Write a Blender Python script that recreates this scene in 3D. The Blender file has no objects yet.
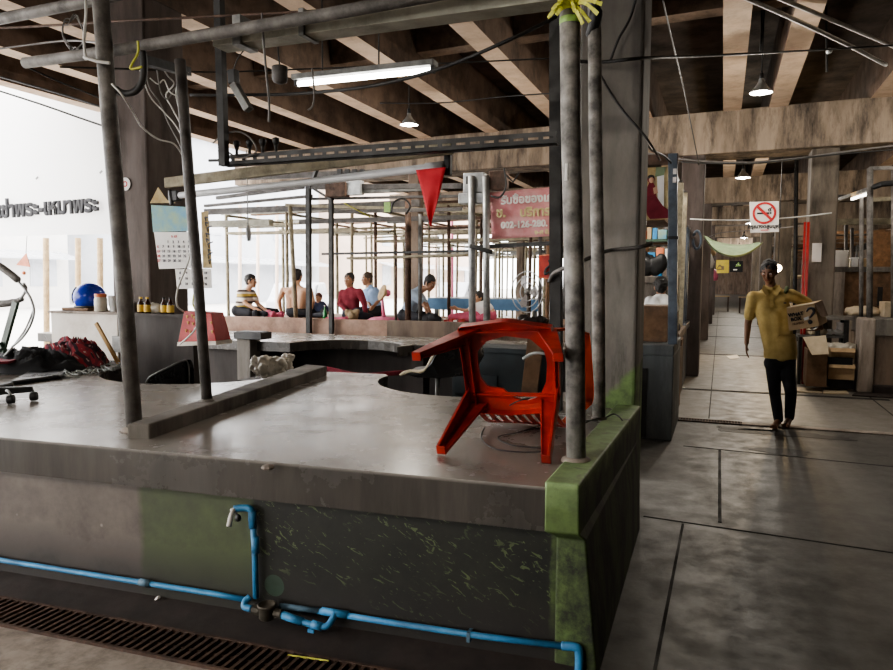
import bpy, bmesh, math, random
from mathutils import Vector, Matrix, Quaternion
random.seed(7)
S = bpy.context.scene
COL = S.collection
V = Vector
PI = math.pi

# ------------------------------------------------------------------ camera calibration (photo frame 893x670)
FPX, CX, CY, EYE = 720.0, 446.5, 335.0, 1.55
_a = math.atan((722 - CX) / FPX)
_p = math.atan((CY - 276) / math.hypot(FPX, 722 - CX))
_r = math.radians(.3)
FW = V((-math.sin(_a)*math.cos(_p), math.cos(_a)*math.cos(_p), -math.sin(_p)))
_R0 = V((math.cos(_a), math.sin(_a), 0)); _U0 = _R0.cross(FW)
RT = _R0*math.cos(_r) + _U0*math.sin(_r)
UP = -_R0*math.sin(_r) + _U0*math.cos(_r)
EYEP = V((0, 0, EYE))
def ray(x, y): return FW + RT*((x-CX)/FPX) + UP*((CY-y)/FPX)
def atz(x, y, z):
    d = ray(x, y); return EYEP + d*((z-EYE)/d.z)
def aty(x, y, Y):
    d = ray(x, y); return EYEP + d*(Y/d.y)
def atx(x, y, X):
    d = ray(x, y); return EYEP + d*(X/d.x)
def atplane(x, y, o, n):
    d = ray(x, y); return EYEP + d*((o-EYEP).dot(n)/d.dot(n))

cam = bpy.data.cameras.new('camera'); camo = bpy.data.objects.new('camera', cam); COL.objects.link(camo)
cam.sensor_width = 36; cam.lens = FPX/893*36; cam.clip_start = .05; cam.clip_end = 500
camo.matrix_world = Matrix((( RT.x, UP.x, -FW.x, 0), (RT.y, UP.y, -FW.y, 0), (RT.z, UP.z, -FW.z, EYE), (0,0,0,1)))
S.camera = camo

# ------------------------------------------------------------------ materials
MATS = {}
class NT:
    def __init__(s, name):
        s.m = bpy.data.materials.new(name); s.m.use_nodes = True
        s.t = s.m.node_tree; s.n = s.t.nodes; s.l = s.t.links
        s.b = s.n['Principled BSDF']; s.out = s.n['Material Output']
        s._obj = None; s._geo = None
    def new(s, typ, **kw):
        x = s.n.new(typ)
        for k, v in kw.items(): setattr(x, k, v)
        return x
    def put(s, sock, v):
        if isinstance(v, bpy.types.NodeSocket): s.l.new(v, sock)
        elif isinstance(v, (tuple, list)):
            sock.default_value = tuple(v) + (1,) if len(v) == 3 and sock.type == 'RGBA' else tuple(v)
        else: sock.default_value = v
    def world(s):
        if not s._geo: s._geo = s.new('ShaderNodeNewGeometry')
        return s._geo.outputs['Position']
    def xyz(s, vec=None):
        x = s.new('ShaderNodeSeparateXYZ'); s.l.new(vec or s.world(), x.inputs[0]); return x.outputs
    def scalev(s, vec, sc):
        x = s.new('ShaderNodeMapping'); s.l.new(vec, x.inputs[0]); x.inputs['Scale'].default_value = sc; return x.outputs[0]
    def noise(s, scale, detail=4, vec=None, rough=.6, dist=0):
        x = s.new('ShaderNodeTexNoise'); x.inputs['Scale'].default_value = scale; x.inputs['Detail'].default_value = detail
        x.inputs['Roughness'].default_value = rough; x.inputs['Distortion'].default_value = dist
        s.l.new(vec or s.world(), x.inputs['Vector']); return x.outputs[0]
    def voro(s, scale, vec=None, feature='F1'):
        x = s.new('ShaderNodeTexVoronoi', feature=feature); x.inputs['Scale'].default_value = scale
        s.l.new(vec or s.world(), x.inputs['Vector']); return x.outputs['Distance']
    def ramp(s, fac, lo, hi, a=0., b=1.):
        x = s.new('ShaderNodeMapRange', clamp=True); s.put(x.inputs[0], fac)
        for i, v in enumerate((lo, hi, a, b)): x.inputs[i+1].default_value = v
        return x.outputs[0]
    def mix(s, fac, a, b, mode='MIX'):
        x = s.new('ShaderNodeMix', data_type='RGBA', blend_type=mode, clamp_factor=True)
        s.put(x.inputs[0], fac); s.put(x.inputs[6], a); s.put(x.inputs[7], b); return x.outputs[2]
    def math(s, op, a, b=0.):
        x = s.new('ShaderNodeMath', operation=op); s.put(x.inputs[0], a); s.put(x.inputs[1], b); return x.outputs[0]
    def bump(s, h, strength=.3, dist=.01):
        x = s.new('ShaderNodeBump'); x.inputs['Strength'].default_value = strength; x.inputs['Distance'].default_value = dist
        s.l.new(h, x.inputs['Height']); s.l.new(x.outputs[0], s.b.inputs['Normal'])
    def done(s, col=None, rough=None, metal=None):
        if col is not None: s.put(s.b.inputs['Base Color'], col)
        if rough is not None: s.put(s.b.inputs['Roughness'], rough)
        if metal is not None: s.put(s.b.inputs['Metallic'], metal)
        MATS[s.m.name] = s.m; return s.m

def M(name, c1, c2=None, scale=6, rough=.6, metal=0, bump=.15, dirt=.35, streak=False, dirtcol=(.02,.018,.015), spec=None):
    """a general weathered surface: two tones by noise, dark dirt by a second noise, fine bump"""
    n = NT(name); c2 = c2 or tuple(v*.7 for v in c1)
    vec = n.scalev(n.world(), (1, 1, .22)) if streak else n.world()
    f = n.noise(scale, 6, vec)
    col = n.mix(n.ramp(f, .35, .65), c1, c2)
    if dirt:
        d = n.noise(scale*.45+1.3, 9, vec, .74)
        col = n.mix(n.ramp(d, .46, .66, 0, min(1, dirt*1.25)), col, dirtcol)
    if bump: n.bump(n.noise(scale*14, 4), bump, .004)
    if spec is not None: n.b.inputs['Specular IOR Level'].default_value = spec
    return n.done(col, n.ramp(f, .3, .7, max(.05, rough-.12), min(1, rough+.12)), metal)

def EM(name, col, strength, base=(.9,.9,.9)):
    n = NT(name); n.b.inputs['Emission Color'].default_value = col + (1,); n.b.inputs['Emission Strength'].default_value = strength
    return n.done(base, .5)

# ------------------------------------------------------------------ mesh builder
class MB:
    def __init__(s): s.b = bmesh.new(); s.mi = 0
    def _f(s, vs):
        try:
            f = s.b.faces.new(vs); f.material_index = s.mi; return f
        except ValueError: return None
    def hexa(s, p):               # 8 points: bottom loop then top loop
        v = [s.b.verts.new(q) for q in p]
        for i in ((3,2,1,0),(4,5,6,7),(0,1,5,4),(1,2,6,5),(2,3,7,6),(3,0,4,7)): s._f([v[k] for k in i])
        return s
    def box(s, x0, x1, y0, y1, z0, z1):
        x0,x1 = min(x0,x1),max(x0,x1); y0,y1=min(y0,y1),max(y0,y1); z0,z1=min(z0,z1),max(z0,z1)
        return s.hexa([(x0,y0,z0),(x1,y0,z0),(x1,y1,z0),(x0,y1,z0),(x0,y0,z1),(x1,y0,z1),(x1,y1,z1),(x0,y1,z1)])
    def obox(s, c, size, rot=None):     # oriented box; rot = Matrix 3x3
        hx, hy, hz = [q/2 for q in size]; c = V(c); rot = rot or Matrix.Identity(3)
        pts = [c + rot @ V(q) for q in ((-hx,-hy,-hz),(hx,-hy,-hz),(hx,hy,-hz),(-hx,hy,-hz),(-hx,-hy,hz),(hx,-hy,hz),(hx,hy,hz),(-hx,hy,hz))]
        return s.hexa(pts)
    def bar(s, p0, p1, w, h, up=V((0,0,1)), w1=None, h1=None):   # rectangular bar between two points
        p0, p1 = V(p0), V(p1); d = (p1-p0).normalized(); up = V(up)
        if abs(d.dot(up)) > .95: up = V((0,1,0))
        sx = d.cross(up).normalized(); uz = sx.cross(d).normalized()
        w1 = w if w1 is None else w1; h1 = h if h1 is None else h1
        a = [p0 + sx*i*w/2 + uz*j*h/2 for i, j in ((-1,-1),(1,-1),(1,1),(-1,1))]
        b = [p1 + sx*i*w1/2 + uz*j*h1/2 for i, j in ((-1,-1),(1,-1),(1,1),(-1,1))]
        return s.hexa(a+b)
    def tube(s, pts, r, seg=8, cap=True):
        pts = [V(p) for p in pts]; n = len(pts)
        rs = r if isinstance(r, (list, tuple)) else [r]*n
        rings = []; prev = None
        for i, p in enumerate(pts):
            d = (pts[min(i+1,n-1)] - pts[max(i-1,0)])
            d = d.normalized() if d.length > 1e-9 else V((0,0,1))
            if prev is None:
                u = d.orthogonal().normalized()
            else:
                u = prev - d*prev.dot(d)
                u = u.normalized() if u.length > 1e-6 else d.orthogonal().normalized()
            prev = u; w = d.cross(u)
            rings.append([s.b.verts.new(p + (u*math.cos(2*PI*k/seg) + w*math.sin(2*PI*k/seg))*rs[i]) for k in range(seg)])
        for i in range(n-1):
            for k in range(seg):
                s._f([rings[i][k], rings[i][(k+1)%seg], rings[i+1][(k+1)%seg], rings[i+1][k]])
        if cap: s._f(rings[0][::-1]); s._f(rings[-1])
        return s
    def lathe(s, prof, c=(0,0,0), seg=20, axis=None, cap=False):    # prof: (r, h) pairs along axis
        c = V(c); ax = V(axis).normalized() if axis is not None else V((0,0,1))
        u = ax.orthogonal().normalized(); w = ax.cross(u)
        rings = [[s.b.verts.new(c + ax*h + (u*math.cos(2*PI*k/seg)+w*math.sin(2*PI*k/seg))*max(r,1e-4)) for k in range(seg)] for r, h in prof]
        for i in range(len(prof)-1):
            for k in range(seg): s._f([rings[i][k], rings[i][(k+1)%seg], rings[i+1][(k+1)%seg], rings[i+1][k]])
        if cap: s._f(rings[0][::-1]); s._f(rings[-1])
        return s
    def prism(s, poly, z0, z1):         # poly of (x,y)
        a = [s.b.verts.new((p[0],p[1],z0)) for p in poly]; b = [s.b.verts.new((p[0],p[1],z1)) for p in poly]
        n = len(poly); s._f(a[::-1]); s._f(b)
        for i in range(n): s._f([a[i], a[(i+1)%n], b[(i+1)%n], b[i]])
        return s
    def slab(s, pts, thick):            # planar polygon of 3D points extruded by a vector
        a = [s.b.verts.new(V(p)) for p in pts]; b = [s.b.verts.new(V(p)+V(thick)) for p in pts]
        n = len(pts); s._f(a[::-1]); s._f(b)
        for i in range(n): s._f([a[i], a[(i+1)%n], b[(i+1)%n], b[i]])
        return s
    def ball(s, c, r, seg=12, ring=8, rot=None):     # r may be 3-tuple
        c = V(c); r = r if isinstance(r, (tuple, list)) else (r, r, r); rot = rot or Matrix.Identity(3)
        rows = []
        for i in range(1, ring):
            t = PI*i/ring
            rows.append([s.b.verts.new(c + rot @ V((r[0]*math.sin(t)*math.cos(2*PI*k/seg), r[1]*math.sin(t)*math.sin(2*PI*k/seg), r[2]*math.cos(t)))) for k in range(seg)])
        top = s.b.verts.new(c + rot @ V((0,0,r[2]))); bot = s.b.verts.new(c + rot @ V((0,0,-r[2])))
        for k in range(seg):
            s._f([top, rows[0][k], rows[0][(k+1)%seg]]); s._f([bot, rows[-1][(k+1)%seg], rows[-1][k]])
            for i in range(len(rows)-1): s._f([rows[i][k], rows[i+1][k], rows[i+1][(k+1)%seg], rows[i][(k+1)%seg]])
        return s
    def caps(s, p0, r0, p1, r1, seg=12):    # tapered capsule
        s.tube([p0, p1], [r0, r1], seg); s.ball(p0, r0, seg, 8); s.ball(p1, r1, seg, 8); return s
    def grid(s, fn, nu, nv, both=False):
        g = [[s.b.verts.new(fn(i/nu, j/nv)) for j in range(nv+1)] for i in range(nu+1)]
        for i in range(nu):
            for j in range(nv): s._f([g[i][j], g[i+1][j], g[i+1][j+1], g[i][j+1]])
        return s

def base_loc(bm):
    xs = [v.co for v in bm.verts]
    if not xs: return V((0,0,0))
    return V(((min(v.x for v in xs)+max(v.x for v in xs))/2, (min(v.y for v in xs)+max(v.y for v in xs))/2, min(v.z for v in xs)))
def wloc(o):
    v = V((0,0,0))
    while o: v += V(o.location); o = o.parent
    return v
def obj(name, mb, mat, parent=None, smooth=False, bevel=0, label=None, remesh=0, solid=0, recalc=True):
    bm = mb.b
    loc = wloc(parent) if parent else base_loc(bm)
    for v in bm.verts: v.co -= loc
    if recalc: bmesh.ops.recalc_face_normals(bm, faces=bm.faces[:])
    me = bpy.data.meshes.new(name); bm.to_mesh(me); bm.free()
    for m in (mat if isinstance(mat, (list, tuple)) else [mat]): me.materials.append(MATS[m] if isinstance(m, str) else m)
    o = bpy.data.objects.new(name, me); COL.objects.link(o)
    if parent: o.parent = parent
    else: o.location = loc
    if smooth:
        for p in me.polygons: p.use_smooth = True
    if solid:
        k = o.modifiers.new('solid', 'SOLIDIFY'); k.thickness = solid; k.offset = 0
    if bevel:
        k = o.modifiers.new('bevel', 'BEVEL'); k.width = bevel; k.segments = 2; k.limit_method = 'ANGLE'; k.angle_limit = math.radians(40)
    if remesh: bake(o, remesh)
    if label: o['label'] = label
    return o
def bake(o, vox, sm=4):
    k = o.modifiers.new('r', 'REMESH'); k.mode = 'VOXEL'; k.voxel_size = vox; k.use_smooth_shade = True
    if sm:
        q = o.modifiers.new('s', 'SMOOTH'); q.iterations = sm; q.factor = .5
    dg = bpy.context.evaluated_depsgraph_get(); me = bpy.data.meshes.new_from_object(o.evaluated_get(dg))
    mats = list(o.data.materials); old = o.data; o.modifiers.clear(); o.data = me; bpy.data.meshes.remove(old)
    me.materials.clear()
    for m in mats: me.materials.append(m)
    for p in me.polygons: p.use_smooth = True
def tag(o, label, cat, group=None, kind=None):
    o['label'] = label; o['category'] = cat
    if group: o['group'] = group
    if kind: o['kind'] = kind
    return o
def thing(name, label, cat, loc, group=None):
    o = bpy.data.objects.new(name, None); COL.objects.link(o); o.location = V(loc); o.empty_display_size = .1
    return tag(o, label, cat, group)
def solo(name, mb, mat, label, cat, group=None, **kw): return tag(obj(name, mb, mat, None, **kw), label, cat, group)
def struct(name, mb, mat, parent=None, **kw):
    o = obj(name, mb, mat, parent, **kw)
    if not parent: o['kind'] = 'structure'
    return o
def dup(root, loc, label=None, group=None):
    r = root.copy(); COL.objects.link(r); r.location = V(loc)
    if label: r['label'] = label
    if group: r['group'] = group
    for ch in list(root.children):
        c = ch.copy(); COL.objects.link(c); c.parent = r
        for g in ch.children:
            d = g.copy(); COL.objects.link(d); d.parent = c
    return r
def text(name, body, size, mat, parent, pos, xdir, ydir, bold=.0, depth=.002, align='CENTER', spacing=1.0):
    """flat lettering as a mesh; pos is a world point, xdir/ydir the directions of the line and of the letters' height"""
    c = bpy.data.curves.new('t', 'FONT'); c.body = body; c.size = size; c.align_x = align; c.align_y = 'CENTER'
    c.extrude = depth; c.space_character = spacing; c.resolution_u = 4
    if bold: c.bevel_depth = bold; c.bevel_resolution = 1
    t = bpy.data.objects.new('t', c); COL.objects.link(t)
    dg = bpy.context.evaluated_depsgraph_get(); dg.update(); me = bpy.data.meshes.new_from_object(t.evaluated_get(dg))
    bpy.data.objects.remove(t)
    x = V(xdir).normalized(); y = V(ydir); y = (y - x*y.dot(x)).normalized(); z = x.cross(y)
    loc = wloc(parent) if parent else V((0,0,0))
    for v in me.vertices: v.co = V(pos) - loc + x*v.co.x + y*v.co.y + z*v.co.z
    me.materials.clear(); me.materials.append(MATS[mat]); me.name = name
    o = bpy.data.objects.new(name, me); COL.objects.link(o)
    if parent: o.parent = parent
    return o
def curve(pts, n=8):                       # Catmull-Rom through points
    pts = [V(p) for p in pts]; out = []
    for i in range(len(pts)-1):
        p0 = pts[max(i-1,0)]; p1 = pts[i]; p2 = pts[i+1]; p3 = pts[min(i+2,len(pts)-1)]
        for k in range(n):
            t = k/n
            out.append(.5*((2*p1) + (p2-p0)*t + (2*p0-5*p1+4*p2-p3)*t*t + (-p0+3*p1-3*p2+p3)*t**3))
    out.append(pts[-1]); return out
def sag(p0, p1, s, n=14):
    p0, p1 = V(p0), V(p1); return [p0.lerp(p1, k/n) - V((0,0,s*4*(k/n)*(1-k/n))) for k in range(n+1)]
def wire(pts, r, mat, label, name='cable', cat='cable', group=None): return solo(name, MB().tube(pts, r, 6), mat, label, cat, group, smooth=True)

# palette
M('beam_concrete', (.30,.22,.165), (.20,.14,.10), 3, .85, bump=.3, dirt=.55)
M('beam_soffit_lit', (.62,.47,.34), (.52,.38,.27), 3, .85, bump=.2, dirt=.25)
M('beam_side_shaded', (.20,.14,.105), (.12,.083,.062), 2.2, .9, bump=.3, dirt=.5)  # darker copy for the joist sides, shade put into the colour
M('girder_concrete', (.36,.285,.215), (.20,.155,.115), 3.4, .9, bump=.3, dirt=.8, streak=True, dirtcol=(.045,.036,.03))
M('soffit_concrete', (.13,.095,.075), (.08,.06,.045), 2, .9, dirt=.6)
M('column_concrete', (.20,.165,.13), (.12,.10,.08), 4, .85, dirt=.55, streak=True)
M('column_dark', (.12,.095,.085), (.08,.062,.055), 4, .85, dirt=.5, streak=True)
M('old_concrete', (.22,.20,.175), (.14,.125,.11), 5, .8, dirt=.55, streak=True)
M('pale_concrete', (.40,.34,.29), (.28,.235,.20), 5, .8, dirt=.5, streak=True)
M('brown_concrete', (.25,.19,.145), (.17,.125,.095), 4, .8, dirt=.5, streak=True)
M('blue_grey_paint', (.125,.135,.138), (.088,.096,.10), 6, .6, dirt=.4, streak=True)
M('pole_grime', (.20,.185,.17), (.10,.092,.085), 9, .65, dirt=.5, bump=.4)
M('pole_dark', (.11,.10,.095), (.055,.05,.047), 9, .6, dirt=.4, bump=.3)
M('pole_patchy', (.34,.32,.29), (.10,.093,.088), 11, .6, dirt=.3, bump=.4)
M('steel_black', (.03,.029,.028), (.018,.017,.016), 12, .55, .2, dirt=.2)
M('steel_grey', (.22,.22,.21), (.12,.12,.115), 10, .5, .3, dirt=.3)
M('steel_silver', (.48,.49,.49), (.33,.34,.345), 8, .4, .5, dirt=.25)
M('steel_blue', (.10,.125,.16), (.06,.075,.10), 8, .45, .2, dirt=.3)
M('rust_steel', (.13,.075,.05), (.06,.035,.025), 12, .75, dirt=.4)
M('box_beam', (.36,.345,.28), (.25,.24,.19), 5, .6, dirt=.35)
M('wood_bar', (.34,.30,.21), (.22,.19,.13), 10, .75, dirt=.4, streak=False)
M('wood_plank', (.55,.36,.15), (.42,.26,.10), 14, .7, dirt=.15)
M('wood_brown', (.20,.11,.055), (.12,.065,.032), 8, .7, dirt=.35)
M('wood_pale', (.52,.38,.22), (.40,.28,.15), 9, .75, dirt=.25)
M('wood_pink', (.42,.27,.20), (.30,.185,.135), 6, .7, dirt=.3)
M('pvc_grey', (.50,.50,.50), (.40,.40,.41), 6, .45, dirt=.15, bump=.05)
M('pvc_blue', (.075,.30,.55), (.05,.21,.42), 7, .45, dirt=.4, bump=.1, dirtcol=(.05,.06,.065))
M('pvc_blue_dirty', (.10,.20,.29), (.07,.12,.16), 9, .6, dirt=.6, bump=.1)
M('meter_brass', (.12,.10,.075), (.07,.06,.045), 14, .6, .3, dirt=.4)
M('tap_white', (.75,.73,.68), (.6,.58,.54), 10, .35, dirt=.15)
M('red_plastic', (.52,.042,.022), (.30,.02,.014), 7, .42, dirt=.5, bump=.06, dirtcol=(.13,.012,.01))
M('orange_plastic', (.80,.10,.015), (.68,.07,.012), 5, .4, dirt=.08, bump=.03)
M('red_cloth', (.60,.035,.045), (.48,.025,.035), 7, .8, dirt=.1)
M('red_paint', (.45,.03,.03), (.33,.02,.02), 7, .5, dirt=.2)
M('pink_plastic', (.85,.25,.38), (.75,.2,.32), 6, .45, dirt=.1)
M('gold', (.55,.32,.08), (.45,.25,.05), 8, .5, .2, dirt=.1)
M('white_paint', (.70,.66,.60), (.58,.53,.47), 3, .6, dirt=.25, dirtcol=(.25,.17,.11))
M('white_plain', (.8,.8,.79), (.74,.74,.73), 4, .6, dirt=.05)
M('paper', (.80,.78,.75), (.74,.72,.69), 4, .8, dirt=.05)
M('paper_blue', (.13,.32,.45), (.30,.42,.30), 9, .7, dirt=.1)
M('paper_tan', (.50,.40,.22), (.36,.26,.12), 12, .8, dirt=.2)
M('ink', (.03,.03,.035), rough=.7, dirt=0, bump=0)
M('ink_grey', (.13,.13,.15), rough=.8, dirt=0, bump=0)
M('ink_red', (.55,.03,.035), (.5,.03,.03), rough=.6, dirt=0, bump=0)
M('ink_white', (.86,.82,.78), (.8,.75,.7), rough=.7, dirt=0, bump=0)
M('ink_gold', (.72,.62,.34), (.62,.53,.28), rough=.7, dirt=0, bump=0)
M('banner_pink', (.78,.40,.40), (.66,.26,.27), 5, .7, dirt=.3, dirtcol=(.62,.50,.46))  # pale base colour stands in for light shining through the cloth
M('cardboard', (.52,.38,.23), (.44,.31,.18), 6, .85, dirt=.15, bump=.05)
M('cardboard_brown', (.20,.12,.07), (.14,.08,.045), 6, .85, dirt=.3)
M('cardboard_pale', (.62,.52,.38), (.52,.43,.30), 6, .85, dirt=.15)
M('tape_tan', (.58,.46,.30), rough=.35, dirt=.1, bump=0)
M('black_vinyl', (.014,.014,.015), (.009,.009,.01), 6, .32, dirt=0, bump=.08)
M('black_plastic', (.016,.016,.017), (.01,.01,.011), 8, .5, dirt=0)
M('black_cloth', (.013,.013,.015), (.02,.02,.022), 9, .9, dirt=0, bump=.3)
M('foam', (.72,.64,.48), (.6,.5,.36), 20, .9, dirt=.15)
M('teal_dark', (.028,.04,.046), (.018,.027,.032), 5, .5, dirt=.3)
M('dark_void', (.02,.018,.017), (.012,.011,.01), 4, .8, dirt=.2)
M('dark_partition', (.045,.033,.029), (.028,.021,.018), 6, .7, dirt=.4, streak=True)
M('blue_helmet', (.02,.05,.42), (.015,.04,.36), 4, .22, dirt=.05, bump=0)
M('jar_plastic', (.62,.58,.50), (.54,.50,.43), 5, .35, dirt=.1)
M('orange_lid', (.70,.22,.10), rough=.45, dirt=.1)
M('amber_glass', (.05,.016,.006), (.035,.011,.004), 4, .08, dirt=0, bump=0)
M('label_yellow', (.72,.50,.12), (.60,.40,.08), 18, .7, dirt=.1)
M('denim', (.018,.022,.036), (.032,.038,.058), 22, .85, dirt=.2, bump=.4)
M('denim_dark', (.012,.013,.018), (.02,.022,.03), 22, .85, dirt=.2, bump=.4)
M('rope_grey', (.42,.44,.43), (.30,.32,.31), 20, .8, dirt=.2)
M('rope_yellow', (.62,.62,.10), (.46,.46,.08), 14, .6, dirt=.15)
M('tape_green', (.28,.48,.10), (.36,.55,.18), 12, .5, dirt=.1)
M('cable_white', (.62,.61,.58), (.52,.51,.48), 8, .5, dirt=.25)
M('cable_grey', (.17,.16,.15), (.11,.10,.095), 8, .6, dirt=.2)
M('cable_black', (.02,.02,.02), (.03,.028,.026), 9, .6, dirt=.1)
M('string_yellow', (.55,.55,.12), rough=.7, dirt=.1)
M('skin_tan', (.20,.095,.05), (.17,.08,.042), 9, .5, dirt=0, bump=.05)
M('skin_light', (.50,.30,.19), (.46,.27,.17), 9, .55, dirt=0, bump=.05)
M('skin_mid', (.33,.18,.11), (.30,.16,.10), 9, .55, dirt=0, bump=.05)
M('hair_black', (.012,.011,.011), (.022,.019,.017), 40, .55, dirt=0, bump=.6)
M('hair_red', (.13,.035,.022), (.09,.025,.016), 40, .55, dirt=0, bump=.6)
M('hair_brown', (.07,.045,.03), (.05,.03,.02), 40, .55, dirt=0, bump=.6)
M('eye_white', (.7,.68,.65), rough=.25, dirt=0, bump=0)
M('mustard', (.46,.335,.13), (.36,.26,.095), 9, .9, dirt=.2, bump=.25, dirtcol=(.14,.095,.02))
M('strap_green', (.07,.10,.035), rough=.8, dirt=.1)
M('maroon_cloth', (.20,.02,.035), (.15,.015,.025), 9, .9, dirt=.1, bump=.3)
M('navy_cloth', (.05,.065,.13), (.035,.045,.10), 9, .9, dirt=.1, bump=.3)
M('skyblue_cloth', (.30,.42,.62), (.24,.35,.55), 9, .9, dirt=.1, bump=.3)
M('paleblue_cloth', (.38,.46,.56), (.30,.38,.48), 9, .9, dirt=.1, bump=.3)
M('khaki_cloth', (.32,.24,.15), (.26,.19,.11), 9, .9, dirt=.1, bump=.3)
M('white_cloth', (.75,.74,.72), (.66,.65,.63), 9, .9, dirt=.05, bump=.3)
M('pink_cloth', (.60,.14,.22), (.5,.1,.17), 9, .9, dirt=.1, bump=.3)
M('green_glass', (.02,.20,.05), (.015,.16,.04), 4, .08, dirt=0, bump=0)
M('tarp_green', (.20,.25,.15), (.15,.20,.115), 5, .8, dirt=.15)
M('tarp_blue', (.12,.24,.40), (.10,.20,.34), 5, .7, dirt=.1)
M('yellow_sign', (.66,.52,.07), (.60,.46,.06), 5, .6, dirt=.1)
M('bright_blue', (.03,.25,.50), (.03,.2,.42), 6, .5, dirt=.1)
M('mixed_goods', (.45,.10,.08), (.10,.20,.24), 5, .7, dirt=.3)
M('facade_pale', (.80,.78,.75), (.74,.72,.70), .6, .9, dirt=.05)
M('facade_grey', (.60,.62,.66), (.52,.55,.60), .8, .9, dirt=.05)
M('facade_peach', (.75,.60,.50), (.68,.54,.45), .8, .9, dirt=.05)
M('car_pale', (.62,.64,.68), (.55,.57,.62), 1, .3, dirt=.05)
M('street', (.78,.76,.73), (.70,.68,.66), 1.5, .9, dirt=.1)
M('glass_dark', (.10,.12,.15), rough=.1, dirt=0, bump=0)
M('grate_rust', (.14,.085,.062), (.07,.043,.032), 15, .7, .3, dirt=.4)
M('enamel_green', (.05,.09,.06), rough=.4, dirt=.2)
EM('tube_glow', (1,.98,.93), 9)
EM('tube_dim', (1,.95,.85), 3)
EM('bulb_glow', (1,.96,.88), 14)
EM('bulb_warm', (1,.80,.5), 10)

# striped shirt
n = NT('striped_cloth'); z = n.xyz()[2]
w = n.math('SINE', n.math('MULTIPLY', z, 62)); w2 = n.math('SINE', n.math('MULTIPLY', z, 31))
c = n.mix(n.ramp(w, .35, .5), (.78,.74,.68), (.10,.08,.075)); c = n.mix(n.ramp(w2, .7, .8), c, (.60,.46,.12)); n.done(c, .9)

n = NT('plaid_red'); x, y, z = n.xyz(n.new('ShaderNodeTexCoord').outputs['Object'])
u = n.math('SINE', n.math('MULTIPLY', n.math('ADD', x, z), 95)); v = n.math('SINE', n.math('MULTIPLY', n.math('SUBTRACT', y, n.math('ADD', z, x)), 95))
c = n.mix(n.ramp(u, .1, .3), (.33,.04,.055), (.05,.03,.04)); c = n.mix(n.math('MULTIPLY', n.ramp(v, .2, .4), .6), c, (.08,.03,.045)); c = n.mix(n.ramp(n.math('MULTIPLY', u, v), .80, .9), c, (.55,.42,.40)); n.done(c, .9)
# counter top: worn grey screed
n = NT('worktop_concrete'); a = n.noise(2.2, 8, None, .65); b = n.noise(.8, 4); f = n.noise(30, 4)
c = n.mix(n.ramp(a, .36, .66), (.285,.265,.24), (.175,.16,.142)); c = n.mix(n.ramp(b, .5, .7, 0, .45), c, (.34,.30,.25))
x, y, z = n.xyz()
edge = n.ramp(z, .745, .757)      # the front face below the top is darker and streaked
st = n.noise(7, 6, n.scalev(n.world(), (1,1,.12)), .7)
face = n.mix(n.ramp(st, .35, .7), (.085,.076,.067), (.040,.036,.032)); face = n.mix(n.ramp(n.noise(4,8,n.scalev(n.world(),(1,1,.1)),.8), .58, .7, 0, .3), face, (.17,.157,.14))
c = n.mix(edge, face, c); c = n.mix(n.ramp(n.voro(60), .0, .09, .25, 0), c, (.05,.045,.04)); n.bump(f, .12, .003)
n.done(c, n.ramp(a, .3, .7, .17, .36))

# painted front wall: brown-grey left, green patch, dark with green flecks, green stripe at the corner
n = NT('front_wall_paint'); x, y, z = n.xyz()
wob = n.math('MULTIPLY', n.math('SUBTRACT', n.noise(9, 5), .5), .05); xx = n.math('ADD', x, wob); zz = n.math('ADD', z, n.math('MULTIPLY', n.math('SUBTRACT', n.noise(5, 6), .5), .30))
lf = n.noise(5, 7, None, .7)
left = n.mix(n.ramp(lf, .35, .7), (.15,.125,.107), (.078,.062,.053))
left = n.mix(n.ramp(n.voro(7), .03, .075, .5, 0), left, (.36,.32,.29))
green = n.mix(n.ramp(lf, .35, .66), (.075,.098,.040), (.052,.060,.031))
# flecks: stretched voronoi, only where a blotchy mask is high
fv = n.voro(17, n.scalev(n.math('ADD', 0, 0) if False else n.world(), (1, 1, 2.6))); msk = n.ramp(n.noise(2.6, 3), .36, .50); rotv = n.new('ShaderNodeMapping'); n.l.new(n.world(), rotv.inputs[0]); rotv.inputs['Rotation'].default_value = (0, -.45, 0); rotv = rotv.outputs[0]
fl = n.math('MULTIPLY', n.ramp(n.noise(23, 4, n.scalev(rotv, (.6,1,1.7)), .6, 1.6), .605, .625), msk)
dark = n.mix(n.ramp(lf, .3, .7), (.024,.025,.017), (.011,.011,.009)); dark = n.mix(n.math('MULTIPLY', fl, .8), dark, (.105,.135,.06))
strip = n.mix(n.ramp(n.noise(11, 7, None, .7), .4, .62), (.085,.125,.042), (.035,.044,.021))
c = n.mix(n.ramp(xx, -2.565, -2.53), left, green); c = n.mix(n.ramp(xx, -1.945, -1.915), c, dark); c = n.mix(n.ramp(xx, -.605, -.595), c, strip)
c = n.mix(n.ramp(zz, .30, .12, 0, .88), c, (.022,.018,.016)); n.bump(n.noise(40, 5), .3, .004); n.done(c, .62)

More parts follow.
